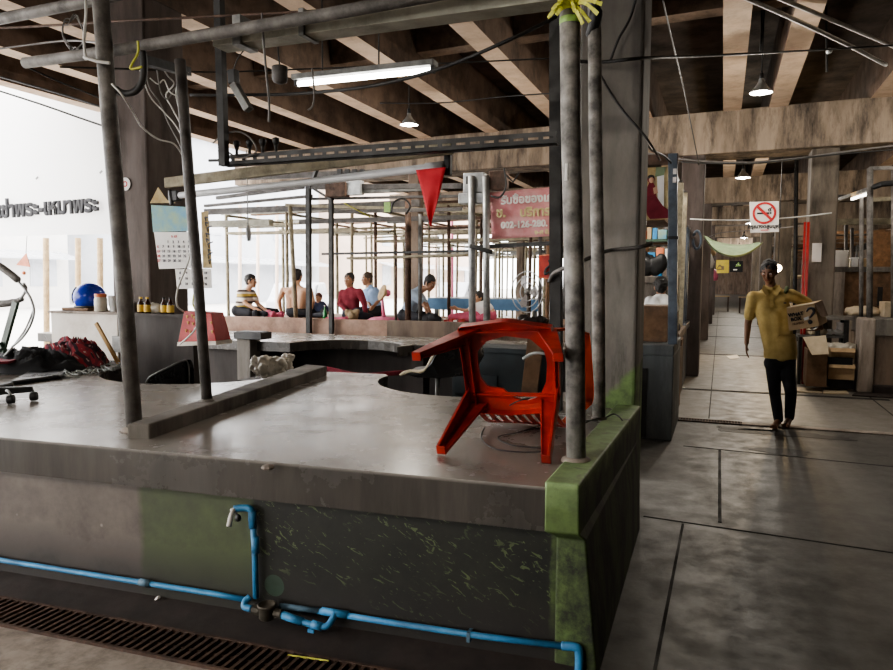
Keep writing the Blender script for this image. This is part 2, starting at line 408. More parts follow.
# side wall: green top, brightened in colour for light from above, dark worn flank
n = NT('side_wall_paint'); x, y, z = n.xyz(); g = n.noise(6, 7, None, .7)
top = n.mix(n.ramp(g, .42, .6), (.27,.38,.17), (.17,.24,.105)); top = n.mix(n.ramp(n.noise(9, 6), .56, .66, 0, .8), top, (.12,.115,.09))
fl = n.mix(n.ramp(n.noise(4, 7, n.scalev(n.world(), (1,1.5,.45)), .7), .42, .58), (.06,.078,.033), (.016,.016,.013))
zn = n.math('ADD', z, n.math('MULTIPLY', n.math('SUBTRACT', n.noise(5,6), .5), .3))
yn = n.math('ADD', y, n.math('MULTIPLY', n.math('SUBTRACT', n.noise(7,6), .5), .12))
front = n.mix(n.ramp(g, .4, .65), (.115,.17,.055), (.05,.07,.03)); front = n.mix(n.math('MULTIPLY', n.ramp(z, .60, .52), n.ramp(n.noise(10,7,None,.75), .40, .6)), front, (.018,.02,.013))
fl = n.mix(n.ramp(yn, 2.70, 2.80), front, fl)
c = n.mix(n.ramp(zn, .70, .83), fl, top); c = n.mix(n.ramp(z, .757, .768), c, top); n.bump(n.noise(40, 5), .3, .004); n.done(c, .6)

# column with green paint at the foot
n = NT('near_column_paint'); x, y, z = n.xyz(); g = n.noise(4, 7, n.scalev(n.world(), (1,1,.3)), .7)
c = n.mix(n.ramp(g, .35, .65), (.30,.275,.245), (.16,.147,.132)); c = n.mix(n.ramp(n.noise(3, 8, n.scalev(n.world(), (1,1,.15)), .8), .54, .68, 0, .75), c, (.045,.04,.036))
d = n.math('ADD', n.math('ADD', z, n.math('MULTIPLY', n.math('ADD', x, .5), -1.1)), n.math('MULTIPLY', n.math('SUBTRACT', n.noise(6,6), .5), .22))
c = n.mix(n.ramp(d, .98, 1.03), n.mix(n.ramp(n.noise(7,6), .45, .6), (.20,.30,.115), (.11,.15,.07)), c)
c = n.mix(n.ramp(z, 2.3, 3.2, 0, .55), c, (.05,.045,.04)); n.bump(n.noise(30, 5), .3, .004); n.done(c, .8)

# aisle floor
n = NT('floor_concrete'); x, y, z = n.xyz(); a = n.noise(.9, 8, None, .65); b = n.noise(5, 7, None, .7)
c = n.mix(n.ramp(a, .3, .7), (.150,.138,.120), (.112,.102,.088)); c = n.mix(n.ramp(b, .45, .75, 0, .35), c, (.08,.073,.063))
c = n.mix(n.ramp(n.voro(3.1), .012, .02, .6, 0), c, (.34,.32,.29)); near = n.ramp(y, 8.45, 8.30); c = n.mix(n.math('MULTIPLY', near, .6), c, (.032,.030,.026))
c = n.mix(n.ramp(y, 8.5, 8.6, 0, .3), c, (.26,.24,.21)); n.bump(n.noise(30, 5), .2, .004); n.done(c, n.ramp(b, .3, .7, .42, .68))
# ------------------------------------------------------------------ light and look
W = bpy.data.worlds.new('world'); S.world = W; W.use_nodes = True
bg = W.node_tree.nodes['Background']; bg.inputs[0].default_value = (1, .985, .965, 1); bg.inputs[1].default_value = 4.5
S.view_settings.view_transform = 'AgX'
S.view_settings.look = 'AgX - Medium High Contrast'
S.view_settings.exposure = 0.95
def lamp(kind, name, loc, energy, col=(1,1,1), **kw):
    l = bpy.data.lights.new(name, kind); l.energy = energy; l.color = col
    for k, v in kw.items(): setattr(l, k, v)
    o = bpy.data.objects.new(name, l); COL.objects.link(o); o.location = V(loc); return o

# ------------------------------------------------------------------ setting: floor, street, ceiling, girders, columns
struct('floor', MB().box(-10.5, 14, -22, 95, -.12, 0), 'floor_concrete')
struct('ground', MB().box(-90, -10.5, -30, 130, -.25, -.03), 'street')
struct('ceiling', MB().box(-10.2, 14, -22, 95, 4.95, 5.25), 'soffit_concrete')
struct('wall_back', MB().box(-10.2, 14, -22.3, -22, 0, 5), 'brown_concrete')
struct('wall_right', MB().box(13.8, 14.1, -22, 95, 0, 5), 'girder_concrete')
struct('wall_end', MB().box(-10.2, 14, 92, 92.3, 0, 5), 'brown_concrete')
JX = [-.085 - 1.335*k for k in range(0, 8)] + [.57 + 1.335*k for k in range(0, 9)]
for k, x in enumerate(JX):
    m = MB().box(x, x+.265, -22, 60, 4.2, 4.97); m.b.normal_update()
    for f_ in m.b.faces: f_.material_index = 0 if f_.calc_center_median().z < 4.21 else 1  # paler undersides imitate light bounced up, darker sides stand in for shade
    struct('ceiling_joist', m, ['beam_soffit_lit', 'beam_side_shaded'])
def skew(x, y0): return y0 - .077*x
for y0 in (-6, 1.6, 12.28, 20.0, 27.8, 35.5, 43.5):
    m = MB(); x0, x1 = (-9.9, 13.8)
    m.hexa([(x0,skew(x0,y0),3.56),(x1,skew(x1,y0),3.56),(x1,skew(x1,y0)+.75,3.56),(x0,skew(x0,y0)+.75,3.56),
            (x0,skew(x0,y0),4.22),(x1,skew(x1,y0),4.22),(x1,skew(x1,y0)+.75,4.22),(x0,skew(x0,y0)+.75,4.22)])
    struct('girder', m, 'girder_concrete', bevel=.015)
# transverse ribs between the joists
for y0 in (8.55, 16.3):
    struct('ceiling_rib', MB().hexa([(-9.9,skew(-9.9,y0),4.5),(.57,skew(.57,y0),4.5),(.57,skew(.57,y0)+.26,4.5),(-9.9,skew(-9.9,y0)+.26,4.5),
        (-9.9,skew(-9.9,y0),4.97),(.57,skew(.57,y0),4.97),(.57,skew(.57,y0)+.26,4.97),(-9.9,skew(-9.9,y0)+.26,4.97)]), 'beam_concrete')
# columns
def column(x0, x1, y0, y1, mat, z1=3.58): struct('column', MB().box(x0, x1, y0, y1, 0, z1), mat, bevel=.02)
column(-.87, -.487, 4.55, 4.98, 'near_column_paint', 4.2)
column(-5.60, -5.13, 5.45, 5.98, 'column_dark', 4.2)
for y0 in (12.35, 20.1, 27.9, 35.6):
    column(-.68, -.33, y0, y0+.5, 'column_dark'); column(1.20, 1.58, y0, y0+.5, 'column_concrete')
    column(-5.66, -5.44, y0+.35, y0+.6, 'brown_concrete'); column(6.2, 6.65, y0-.4, y0+.1, 'column_concrete')
# floor joints and the drains across the aisle
for p, q, w in (((.03,4.87),(.02,7.03),.022), ((-.21,2.2),(-.19,4.75),.015), ((-.44,4.81),(3.5,4.45),.012), ((-.30,7.05),(3.5,6.75),.008), ((-.1,8.6),(-.18,40),.012), ((1.9,8.6),(1.9,11.4),.015)):
    struct('floor_joint', MB().bar((p[0],p[1],.001), (q[0],q[1],.001), w, .004), 'dark_void')
for y in (10.8, 16.2, 21.5, 27, 33):
    struct('floor_channel', MB().box(-.5, 2.1, y, y+.13, -.02, .003), 'dark_void')
struct('floor_kerb', MB().box(.24, 3.6, 8.33, 8.47, -.02, .012), 'pale_concrete', bevel=.004)
g = MB()
g.box(-.42, .24, 8.32, 8.335, -.03, .012).box(-.42, .24, 8.455, 8.47, -.03, .012)
for k in range(22): g.box(-.41+k*.03, -.398+k*.03, 8.335, 8.455, -.01, .01)
solo('drain_grate', g, 'grate_rust', 'rusty slotted drain grate set across the aisle floor by the walking man', 'drain grate')
struct('drain_pit', MB().box(-.42, .24, 8.336, 8.454, .0005, .002), 'dark_void')
# puddle stains on the floor, real thin wet films
n = NT('wet_stain'); n.done((.035,.033,.03), .62)
for c, rx, ry, k in (((.62,8.02),.62,.14,3), ((.55,7.15),.24,.14,5), ((.25,8.12),.3,.07,8)):
    rnd = random.Random(k); pts = []
    for i in range(26):
        t = 2*PI*i/26; f = 1 + .18*math.sin(3*t+k) + .1*math.sin(7*t+2*k) + rnd.uniform(-.06,.06)
        pts.append((c[0]+rx*f*math.cos(t), c[1]+ry*f*math.sin(t)))
    struct('wet_patch', MB().prism(pts, .0008, .002), 'wet_stain')

# ------------------------------------------------------------------ the front counter
T = .76
fl, fr = V((-5.9, 2.345, 0)), V((-.612, 2.666, 0))
ct = thing('market_counter', 'long concrete stall counter in the foreground with green painted corner', 'counter', (-2.8, 3.6, 0))
def arc(c, r, a0, a1, n=28): return [(c[0]+r*math.cos(math.radians(a0+(a1-a0)*k/n)), c[1]+r*math.sin(math.radians(a0+(a1-a0)*k/n))) for k in range(n+1)]
poly = [(fl.x, fl.y), (fr.x, fr.y), (-.612, 4.5), (-.86, 4.56), (-.86, 5.30), (-1.02, 5.36)]
poly += arc((-1.76, 5.34), .80, 0, -180)
poly += [(-2.62, 5.42), (-3.14, 5.36), (-3.54, 5.33)]
poly += arc((-4.16, 5.0), .80, 22, -172)
poly += [(-5.0, 5.02), (-5.9, 5.0)]
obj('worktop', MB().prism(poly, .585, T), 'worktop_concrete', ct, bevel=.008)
sw = MB()
def ringz(z, f0, f1, b1, b0): return [sw.b.verts.new((p[0], p[1], z)) for p in (f0, f1, b1, b0)]
R_ = [ringz(0, (-.575,2.712), (-.405,2.715), (-.437,4.54), (-.60,4.54)), ringz(.555, (-.575,2.712), (-.460,2.712), (-.450,4.54), (-.60,4.54)),
      ringz(.585, (-.614,2.664), (-.478,2.672), (-.452,4.54), (-.60,4.54)), ringz(.782, (-.614,2.664), (-.482,2.672), (-.452,4.54), (-.60,4.54))]
for a_, b_ in zip(R_, R_[1:]):
    for k in range(4): sw._f([a_[k], a_[(k+1)%4], b_[(k+1)%4], b_[k]])
sw._f(R_[0][::-1]); sw._f(R_[-1])
obj('side_wall', sw, 'side_wall_paint', ct, bevel=.008, label='green painted end wall')
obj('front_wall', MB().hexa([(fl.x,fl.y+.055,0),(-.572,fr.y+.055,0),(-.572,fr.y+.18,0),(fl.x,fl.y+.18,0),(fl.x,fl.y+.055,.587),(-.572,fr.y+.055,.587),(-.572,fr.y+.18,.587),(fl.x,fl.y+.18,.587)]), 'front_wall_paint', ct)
d0, d1, d2, d3 = atz(127, 431, .80), atz(152, 432, .83), atz(326, 364, .83), atz(300, 363, .83)
dv = MB(); e = [(-2.93,2.83),(-2.70,2.73),(-3.36,5.86),(-3.56,5.86)]
e = [(V((d0.x,d0.y)))[:], (atz(150,439,T).x, atz(150,439,T).y), (atz(327,375,T).x, atz(327,375,T).y), (atz(327,375,T).x-.22, atz(327,375,T).y+.03)]
obj('divider', dv.prism([(e[0][0],e[0][1]), (e[1][0],e[1][1]), (e[2][0],e[2][1]), (e[3][0],e[3][1])], T-.01, T+.075), 'old_concrete', ct, bevel=.008, label='low concrete ridge across the worktop')
obj('back_leg', MB().box(-3.25, -2.75, 5.15, 5.3, 0, .59), 'dark_partition', ct)
obj('back_leg', MB().box(-5.75, -5.2, 4.7, 4.85, 0, .59), 'dark_partition', ct)
obj('chip', MB().ball(atz(265,466,T)+V((0,.02,-.01)), (.03,.03,.012), 8, 6), 'pale_concrete', ct, label='chipped edge patch')
# kerb between counter and grate, sloped
gy = lambda x: 2.37 + (x+3.2)*.0475
k = MB(); k.hexa([(-5.9,gy(-5.9),0),(-.45,gy(-.45),0),(-.45,2.75,0),(-5.9,2.42,0),(-5.9,gy(-5.9),.004),(-.45,gy(-.45),.004),(-.45,2.75,.05),(-5.9,2.42,.05)])
struct('gutter', k, 'dark_partition')
g = thing('drain_grate', 'long rusty slatted drain grate on the floor along the foot of the front counter', 'drain grate', (-2.6, 2.25, 0))
q = lambda x, t: V((x, gy(x) - .205*(1-t), 0))
gb = MB(); gb.bar(q(-5.5,0)+V((0,0,.008)), q(-.5,0)+V((0,0,.008)), .014, .03); gb.bar(q(-5.5,1)+V((0,0,.008)), q(-.5,1)+V((0,0,.008)), .014, .03); gb.bar(q(-5.5,.5)+V((0,0,.0)), q(-.5,.5)+V((0,0,.0)), .012, .02)
obj('frame', gb, 'grate_rust', g)
gs = MB()
for i in range(124): x = -5.48 + i*.04; gs.bar(q(x,0)+V((0,0,.008)), q(x+.0,1)+V((0.0,0,.008)), .015, .025)
sl = obj('slats', gs, 'grate_rust', g); sl['kind'] = 'stuff'
struct('drain_pit', MB().hexa([q(-5.5,0)+V((0,0,.0003)),q(-.5,0)+V((0,0,.0003)),q(-.5,1)+V((0,0,.0003)),q(-5.5,1)+V((0,0,.0003)),q(-5.5,0)+V((0,0,.001)),q(-.5,0)+V((0,0,.001)),q(-.5,1)+V((0,0,.001)),q(-5.5,1)+V((0,0,.001))]), 'dark_void')
struct('floor_slab', MB().hexa([V((-5.5,-3,0)),V((-1.35,-3,0)),q(-1.35,-.03),q(-5.5,-.03),V((-5.5,-3,.01)),V((-1.35,-3,.01)),q(-1.35,-.03)+V((0,0,.01)),q(-5.5,-.03)+V((0,0,.01))]), 'pale_concrete')

# ------------------------------------------------------------------ pendant lamps (PENDANTS)
def pendant(c, r, energy, label, col=(1,.93,.82), rod_to=4.95, glow='bulb_glow'):
    c = V(c); t = thing('pendant_lamp', label, 'lamp', c, 'bell pendant lamps under the roof')
    obj('shade', MB().lathe([(.22*r,1.25*r),(.25*r,1.0*r),(.5*r,.62*r),(.62*r,.5*r),(.98*r,.06*r),(1.0*r,0),(.96*r,.02*r),(.6*r,.46*r),(.2*r,.9*r)], c, 20), 'steel_silver', t, smooth=True)
    obj('socket', MB().lathe([(.16*r,1.2*r),(.2*r,1.25*r),(.2*r,1.7*r),(.1*r,1.8*r)], c, 12, cap=True), 'black_plastic', t, smooth=True)
    obj('bulb', MB().ball(c+V((0,0,.28*r)), (.55*r,.55*r,.42*r), 14, 10), glow, t, smooth=True, label='glowing bulb')
    obj('cord', MB().tube([c+V((0,0,1.75*r)), V((c.x,c.y,rod_to))], .008, 6), 'cable_black', t)
    l = lamp('POINT', 'lamp_light', (0,0,-.06), energy, col, shadow_soft_size=r*.6); l.parent = t
    return t
pendant(aty(761,93,9.0), .125, 60, 'bell pendant lamp over the aisle, nearer one above the walking man')
pendant(aty(743,178,16.5), .15, 110, 'bell pendant lamp deeper in the aisle, above the no smoking sign')
pendant(aty(409,125,9.2), .125, 60, 'bell pendant lamp under the roof left of centre, below the tube light')

for k, (x, y, e, nm) in enumerate(((.75,24.5,110,'first'),(.75,32.5,130,'second'),(.75,42,170,'third'))): pendant((x,y,3.35), .15, e, nm+' of three added small pendant lamps brightening the far aisle')  # unseen lamps, added because the far aisle came out dark
pendant((5.2,13.2,3.3), .15, 40, 'added unseen bell pendant lamp lighting the stalls beyond the right edge')  # out of view, put in for light on the right side
pendant((-2.6,-1.6,3.7), .15, 150, 'added fill lamp in bell pendant shape behind the viewer before the counter')  # unseen fill lamp, added for the front wall, poles and chair
pendant((2.6,10.6,3.6), .13, 28, 'added unseen bell pendant lamp above the right-hand counter, just out of view')  # added out of view for extra light along the aisle
pendant((-1.1,10.2,3.2), .12, 60, 'added bell pendant lamp above the shop shelf, hidden by the near column')  # hidden lamp, added only for the light it gives
lw = aty(778,268,15.5)
wl = thing('warm_bulb', 'bare warm bulb glowing on a cord behind the shoulder of the walking man', 'lamp', lw); obj('bulb', MB().ball(lw, .07, 12, 8), 'bulb_warm', wl, smooth=True); obj('cord', MB().tube([lw+V((0,0,.06)), V((lw.x,lw.y,4.95))], .008, 6), 'cable_black', wl)
l = lamp('POINT', 'lamp_light', (0,0,-.1), 60, (1,.72,.4), shadow_soft_size=.07); l.parent = wl
# ------------------------------------------------------------------ tipped red plastic chair
O = V((-.942, 3.285, 1.135)); EX = V((1, 0, 0)); EU = V((-.012, .94, .341)).normalized(); EF = EU.cross(EX).normalized() * -1
if EF.z < 0: EF = -EF
ch = thing('plastic_chair', 'broken red plastic armchair tipped on its back on the counter, seat burst open', 'chair', (-.95, 3.3, T))
def onseat(x, y, off=0.): return atplane(x, y, O + EU*off, EU)
rim = [(459,325),(505,319),(552,325),(559,345),(561,396),(555,408),(510,411),(474,408),(470,398),(465,360)]
hole = [(477,352),(487,341),(505,336),(530,339),(544,351),(547,362),(546,382),(540,396),(527,401),(513,398),(503,389),(488,387),(480,377),(478,364)]
def loop(pts, n=60):
    P = [V((a,b,0)) for a, b in pts]; P = P + [P[0]]
    tot = [0]
    for i in range(len(P)-1): tot.append(tot[-1] + (P[i+1]-P[i]).length)
    out = []
    for k in range(n):
        t = tot[-1]*k/n; i = max(j for j in range(len(tot)-1) if tot[j] <= t)
        out.append(P[i].lerp(P[i+1], (t-tot[i])/(tot[i+1]-tot[i])))
    return out
def byang(pts, c, n=72):           # resample a loop by angle about c
    L = loop(pts, 400); res = []
    for k in range(n):
        a = 2*PI*k/n; best = min(L, key=lambda p: abs(math.remainder(math.atan2(p.y-c[1], p.x-c[0]) - a, 2*PI))); res.append((best.x, best.y))
    return res
cc = (511, 366); A = byang(rim, cc); B = byang(hole, cc); N_ = len(A)
m = MB(); rows = []
def ringrow(pts, off, sc=1.0):
    return [m.b.verts.new(onseat(cc[0]+(p[0]-cc[0])*sc, cc[1]+(p[1]-cc[1])*sc, 0) + EU*off) for p in pts]
mid = [((a[0]*.45+b[0]*.55), (a[1]*.45+b[1]*.55)) for a, b in zip(A, B)]
rows = [ringrow(B, .012), ringrow(B, 0), ringrow(mid, .002), ringrow(A, -.004, .985), ringrow(A, -.040, 1.0), ringrow(A, -.040, 1.012), ringrow(A, .010, 1.0), ringrow(mid, .012), ]
for i in range(len(rows)):
    a, b = rows[i], rows[(i+1) % len(rows)]
    for k in range(N_): m._f([a[k], a[(k+1)%N_], b[(k+1)%N_], b[k]])
obj('seat', m, 'red_plastic', ch, smooth=False, bevel=0)
# stiffening ribs behind the rim
rb = MB()
for a, b in (((468,330),(478,404)), ((554,330),(557,400)), ((474,392),(556,394)), ((464,331),(554,329))):
    rb.bar(onseat(*a)-EU*.012, onseat(*b)-EU*.012, .005, .03, EU)
obj('rib', rb, 'red_plastic', ch)
tips = [(V((-1.20, 2.83, 1.236)), (461,328)), (atz(437,454,T+.004), (470,403)), (atz(551,464,T+.004), (560,403)), (aty(563,353,2.93), (557,329))]
roots = [onseat(*p[1]) for p in tips]
cen = sum(roots, V())/4
tl = [aty(411,352,2.86), tips[1][0], tips[2][0], tips[3][0]]
for i, (tp, rt) in enumerate(zip(tl, roots)):
    # an angle-section leg: two tapering flanges that open towards the inside of the chair
    ix = (EX if (cen-rt).dot(EX) > 0 else -EX); iy = (EF if (cen-rt).dot(EF) > 0 else -EF)
    m = MB(); w0, w1, th = .095, .042, .006
    for f, g2 in ((ix, iy), (iy, ix)):
        a = [rt, rt+f*w0, tp+f*w1, tp]
        m.slab(a, g2*th)
    m.slab([tp, tp+ix*w1, tp+ix*w1+iy*w1, tp+iy*w1], (rt-tp).normalized()*.006)
    m.slab([rt+ix*w0*.9, rt+ix*w0*1.0, tp+ix*w1, tp+ix*w1*.9], iy*.014); m.slab([rt+iy*w0*.9, rt+iy*w0, tp+iy*w1, tp+iy*w1*.9], ix*.014)
    obj('leg', m, 'red_plastic', ch, bevel=.002)
# backrest, sagging down onto the worktop, with its row of slots
L0, L1 = onseat(474,407), onseat(556,405)
m = MB()
def bk(u, v):                       # u across, v from seat edge to the top rail
    p = L0.lerp(L1, u); p = p + V((0, .40*v, -(p.z-T-.012)*(1-(1-v)**1.7)))
    return p + V(((u-.5)*.06*v, .05*(1-(2*u-1)**2)*v, 0))
ns = 9
for i in range(ns):
    u0 = (i+.12)/ns; u1 = (i+.66)/ns; pr = None
    for j in range(9):
        v = .12 + .66*j/8; q = (bk(u0,v), bk(u1,v))
        if pr: m.slab([pr[0], pr[1], q[1], q[0]], V((0,0,.006)))
        pr = q
for v0, v1 in ((0,.14), (.76,1.0)):
    for i in range(12):
        u0, u1 = i/12, (i+1)/12; m.slab([bk(u0,v0), bk(u1,v0), bk(u1,v1), bk(u0,v1)], V((0,0,.008)))
obj('backrest', m, 'red_plastic', ch)
# right armrest, the orange strip behind the round pole
a0 = onseat(549,331); P1 = aty(585,334,3.50); P2 = aty(588,370,3.52); P3 = aty(589,398,3.54); P4 = bk(.96,.55)+V((0,0,.01)); P5 = aty(583,406,3.60)
m = MB(); cv = curve([P1, P2, P3, P5, P4], 8)
for i in range(len(cv)-1): m.bar(cv[i], cv[i+1], .045, .012, V((.3,-1,0)))
cv = curve([a0+EU*.01, a0.lerp(P1,.5)+V((.0,.02,.015)), P1], 6)
for i in range(len(cv)-1): m.bar(cv[i], cv[i+1], .05, .012, V((0,0,1)))
obj('armrest', m, 'orange_plastic', ch, label='orange-red armrest')
# thin cables lying under the chair
cp = [atz(x,y,T+.006) for x, y in ((598,421),(560,420),(520,432),(498,437),(512,445),(548,449),(534,452),(500,450),(484,442),(482,432),(492,420))] + [aty(512,404,3.32), aty(530,398,3.30)]
wire(curve(cp, 8), .0035, 'cable_black', 'thin black cable looping on the counter under the tipped red chair')
wire(curve([atz(*p, .79) for p in ((583,424),(592,420),(604,418))]+[aty(614,414,4.1), aty(622,420,4.0), atz(626,430,.70)], 8), .004, 'cable_black', 'short black cable end curling over the green wall top beside the thinner round pole')

# ------------------------------------------------------------------ poles standing on the counter
def pole(p0, p1, r, mat, label, name='pole', r2=None, square=False, extra=None, **kw):
    m = MB()
    if square: m.bar(p0, p1, r*2, r*2, V((0,1,0)))
    else: m.tube([p0, V(p0).lerp(V(p1), .33)+V((.004,0,0)), V(p0).lerp(V(p1), .66)-V((.003,0,0)), p1], r, 14)
    if extra is None: return solo(name, m, mat, label, 'pole', smooth=not square, **kw)
    t = thing(name, label, 'pole', p0); obj('shaft', m, mat, t, smooth=not square); extra(t); return t
def footing(p, r=.05, mat='pale_concrete'):
    return lambda t: obj('footing', MB().lathe([(r*1.5,0),(r*1.35,.012),(r*.9,.022)], p, 16, cap=True), mat, t, smooth=True)
PL0 = V((-2.835, 2.875, T)); PL1 = aty(96, -60, 2.885)
pole(PL0, PL1, .041, 'pole_grime', 'leaning round steel pole at left, standing at the front end of the worktop ridge', extra=footing(PL0))
P20 = atz(207, 402, T+.07); P21 = aty(180, 60, P20.y)
pole(P20, P21, .031, 'pole_dark', 'thin dark pole wrapped in cables, standing on the worktop ridge before the red hanging box', extra=footing(P20, .03, 'old_concrete'))
PR0 = atz(576, 461, .775); PR1 = aty(569, -60, PR0.y)
def prx(t):
    obj('footing', MB().lathe([(.066,0),(.06,.012),(.046,.02)], PR0, 16, cap=True), 'pale_concrete', t, smooth=True)
    c = PR0.lerp(PR1, (aty(570,21,PR0.y).z-PR0.z)/(PR1.z-PR0.z)); obj('tape', MB().lathe([(.0435,-.014),(.0445,-.012),(.0445,.010),(.0435,.012)], c, 16), 'tape_green', t, smooth=True, label='green tape band')
    obj('sticker', MB().obox(aty(566,172,PR0.y-.043), (.012,.002,.07)), 'paper', t, label='torn paper sticker')
pole(PR0, PR1, .042, 'pole_patchy', 'thick patchy round pole on the green corner of the counter, ribbon tied at top', extra=prx)
PT0 = atz(599, 419, .78); PT1 = aty(594, -40, PT0.y)
pole(PT0, PT1, .0365, 'pole_patchy', 'thinner round pole on the green wall top between thick pole and column', extra=footing(PT0, .03, 'old_concrete'))
PD0 = V((aty(558, 300, 4.3).x, 4.3, T)); PD1 = aty(556, -40, 4.3)
pole(PD0, PD1, .034, 'steel_black', 'black square steel post on the counter close left of the thick round pole', square=True, name='post')
# ribbon knot
m = MB(); kc = aty(572, 6, PR0.y-.03); rnd = random.Random(3)
for tx, ty in ((548,18),(552,10),(558,2),(598,14),(590,22),(602,4),(583,24),(565,-6),(588,-4),(596,-2),(575,12),(556,15)):
    e = aty(tx, ty, PR0.y-.06-rnd.random()*.05); md = kc.lerp(e, .5)+V((0,-.03,.02*rnd.random())); c = curve([kc, md, e], 5)
    for i in range(len(c)-1): m.bar(c[i], c[i+1], .016, .003, V((rnd.random(),1,rnd.random())))
solo('ribbon_knot', m, 'rope_yellow', 'frayed yellow plastic ribbon tied around the top of the thick round pole', 'ribbon')
m = MB().tube(curve([aty(590,-20,4.0), aty(596,12,3.98), aty(592,34,4.02), aty(597,52,4.05)], 5), [.02]*5+[.035]*6+[.02]*5, 10)
solo('cable_wrap', m, 'black_plastic', 'black taped bundle wrapped round the top of the thinner round pole', 'cable wrap', smooth=True)

# ------------------------------------------------------------------ overhead pipes and bars
yy = 2.975
solo('overhead_pipe', MB().tube([aty(25,63,yy), aty(118,50,yy), aty(230,31,yy), aty(330,14,yy), aty(600,-36,yy)], .0295, 14), 'pole_grime', 'long round overhead pipe lashed to the left pole, above the pale box beam', 'pipe', smooth=True)
solo('overhead_pipe', MB().tube([aty(-40,27,3.4), aty(90,1,3.4), aty(140,-10,3.4)], .035, 12), 'pole_grime', 'round dark overhead pipe crossing the top left corner of the picture', 'pipe', smooth=True)
b0, b1 = aty(215,41,3.10), aty(560,-14,3.10); b1.z = b0.z
bb = MB(); bb.box(b0.x, b1.x, 3.08, 3.20, b0.z-.032, b0.z+.032)
solo('box_beam', bb, 'box_beam', 'pale rectangular box beam running under the roof above the fluorescent tube', 'beam', bevel=.003)
solo('strap', MB().box(aty(233,40,3.07).x, aty(241,40,3.07).x, 3.065, 3.21, b0.z-.045, b0.z+.10), 'steel_grey', 'grey metal strap clamping the left end of the pale box beam', 'strap')
solo('strap', MB().box(aty(299,30,3.07).x, aty(304,30,3.07).x, 3.065, 3.21, b0.z-.04, b0.z+.085), 'steel_grey', 'narrow metal strap halfway between the first strap and the tube light', 'strap')
dp0, dp1 = aty(224,166,3.30), aty(218,-30,3.30)
solo('drop_post', MB().bar(dp1, dp0, .042, .042, V((0,1,0))), 'steel_black', 'black square post hanging from the roof to the left end of the perforated angle bar', 'post')
# perforated angle: real slots
p0, p1 = aty(222,160.5,3.36), aty(556,137,3.36); m = MB(); d = p1-p0; Ln = d.length; dx = d/Ln; uz = V((0,0,1)); th = V((0,.004,0))
def strip(s0, s1, h0, h1): m.slab([p0+dx*s0+uz*h0, p0+dx*s1+uz*h0, p0+dx*s1+uz*h1, p0+dx*s0+uz*h1], th)
strip(0, Ln, .006, .028); strip(0, Ln, -.030, -.006); NS = 26
for i in range(NS+1): strip(Ln*i/(NS)-.011 if i else 0, min(Ln, Ln*i/NS+.011) , -.006, .006)
m.slab([p0-uz*.030, p1-uz*.030, p1-uz*.030+V((0,.06,0)), p0-uz*.030+V((0,.06,0))], V((0,0,.004)))
m.tube([p0-dx*.09+uz*.005, p0+dx*.02], .008, 6)
solo('angle_bar', m, 'steel_black', 'long black perforated angle bar with slots, running from hanging post to black post', 'angle bar')
ins0 = thing('insulator', 'dark cup-shaped cable clip on the perforated angle bar, nearest the hanging post', 'insulator', p0+dx*.1+uz*.028, 'cable clips on the angle bar')
obj('cap', MB().lathe([(.012,.035),(.020,.055),(.018,.07),(.006,.075)], ins0.location, 10, cap=True), 'black_plastic', ins0, smooth=True)
obj('body', MB().lathe([(.008,0),(.008,.02),(.014,.037)], ins0.location, 10, cap=True), 'steel_black', ins0, smooth=True)
for k, lb in ((1,'second from the hanging post'), (2,'third from the hanging post'), (3,'fourth and rightmost of its row')):
    dup(ins0, p0+dx*(.1+.085*k)+uz*.028, 'dark cup-shaped cable clip on the perforated angle bar, '+lb)
w0, w1 = aty(166,183,3.62), aty(452,148,3.52)
solo('wooden_bar', MB().bar(w0, w1, .03, .062), 'wood_bar', 'pale weathered wooden bar tied across the thin dark pole under the angle bar', 'wooden bar', bevel=.003)
v0, v1 = aty(180,195.5,3.66), aty(444,166,3.56)
solo('pvc_tube', MB().tube([v0, v0.lerp(v1,.5)-V((0,0,.006)), v0.lerp(v1,.94), v0.lerp(v1,.942), v1], [.021,.021,.021,.026,.026], 12), 'pvc_grey', 'grey plastic tube hanging under the wooden bar and carrying the red pennant', 'tube', smooth=True)
solo('clamp', MB().obox(aty(175,196,3.67), (.07,.05,.065)).tube([aty(170,190,3.65), aty(172,205,3.65)], .014, 8), 'black_plastic', 'black clamp holding the left end of the grey tube', 'clamp', bevel=.005)
solo('clamp', MB().obox(aty(448,162,3.58), (.035,.04,.14)).obox(aty(448,151,3.56), (.05,.05,.03)), 'black_plastic', 'black clamp holding the right end of the grey tube by the pennant', 'clamp', bevel=.005)
pa, pb, pc = aty(416,170,3.53), aty(446,167,3.53), aty(431,226,3.53)
m = MB(); m.grid(lambda u, v: pa.lerp(pb, u).lerp(pc, v) + V((0, .012*math.sin(v*5+u*6)*v, 0)), 8, 14)
solo('pennant', m, 'red_cloth', 'red triangular pennant hanging from the right end of the grey tube', 'pennant', smooth=True, solid=.003)
# fluorescent tube light
f0, f1 = aty(297,84,4.6), aty(433,70,4.6); f1.z = f0.z + (f1.z-f0.z)*.8; mid = f0.lerp(f1,.5)
ft = thing('tube_light', 'lit fluorescent tube light in its housing hung from two rods under the roof', 'tube light', (mid.x, mid.y, mid.z-.03))
obj('housing', MB().bar(f0+V((-.02,.0,.042)), f1+V((.02,.0,.042)), .10, .038), 'steel_grey', ft, bevel=.004)
obj('tube', MB().tube([f0, f1], .019, 12), 'tube_glow', ft, smooth=True, label='glowing white tube')
for e in (f0, f1): obj('socket', MB().obox(e+V((0,0,.01)), (.025,.045,.06)), 'black_plastic', ft, bevel=.004)
for t_ in (.2,.62): q0 = f0.lerp(f1,t_)+V((0,0,.055)); obj('rod', MB().tube([q0, V((q0.x,q0.y,4.95))], .006, 6), 'steel_black', ft)
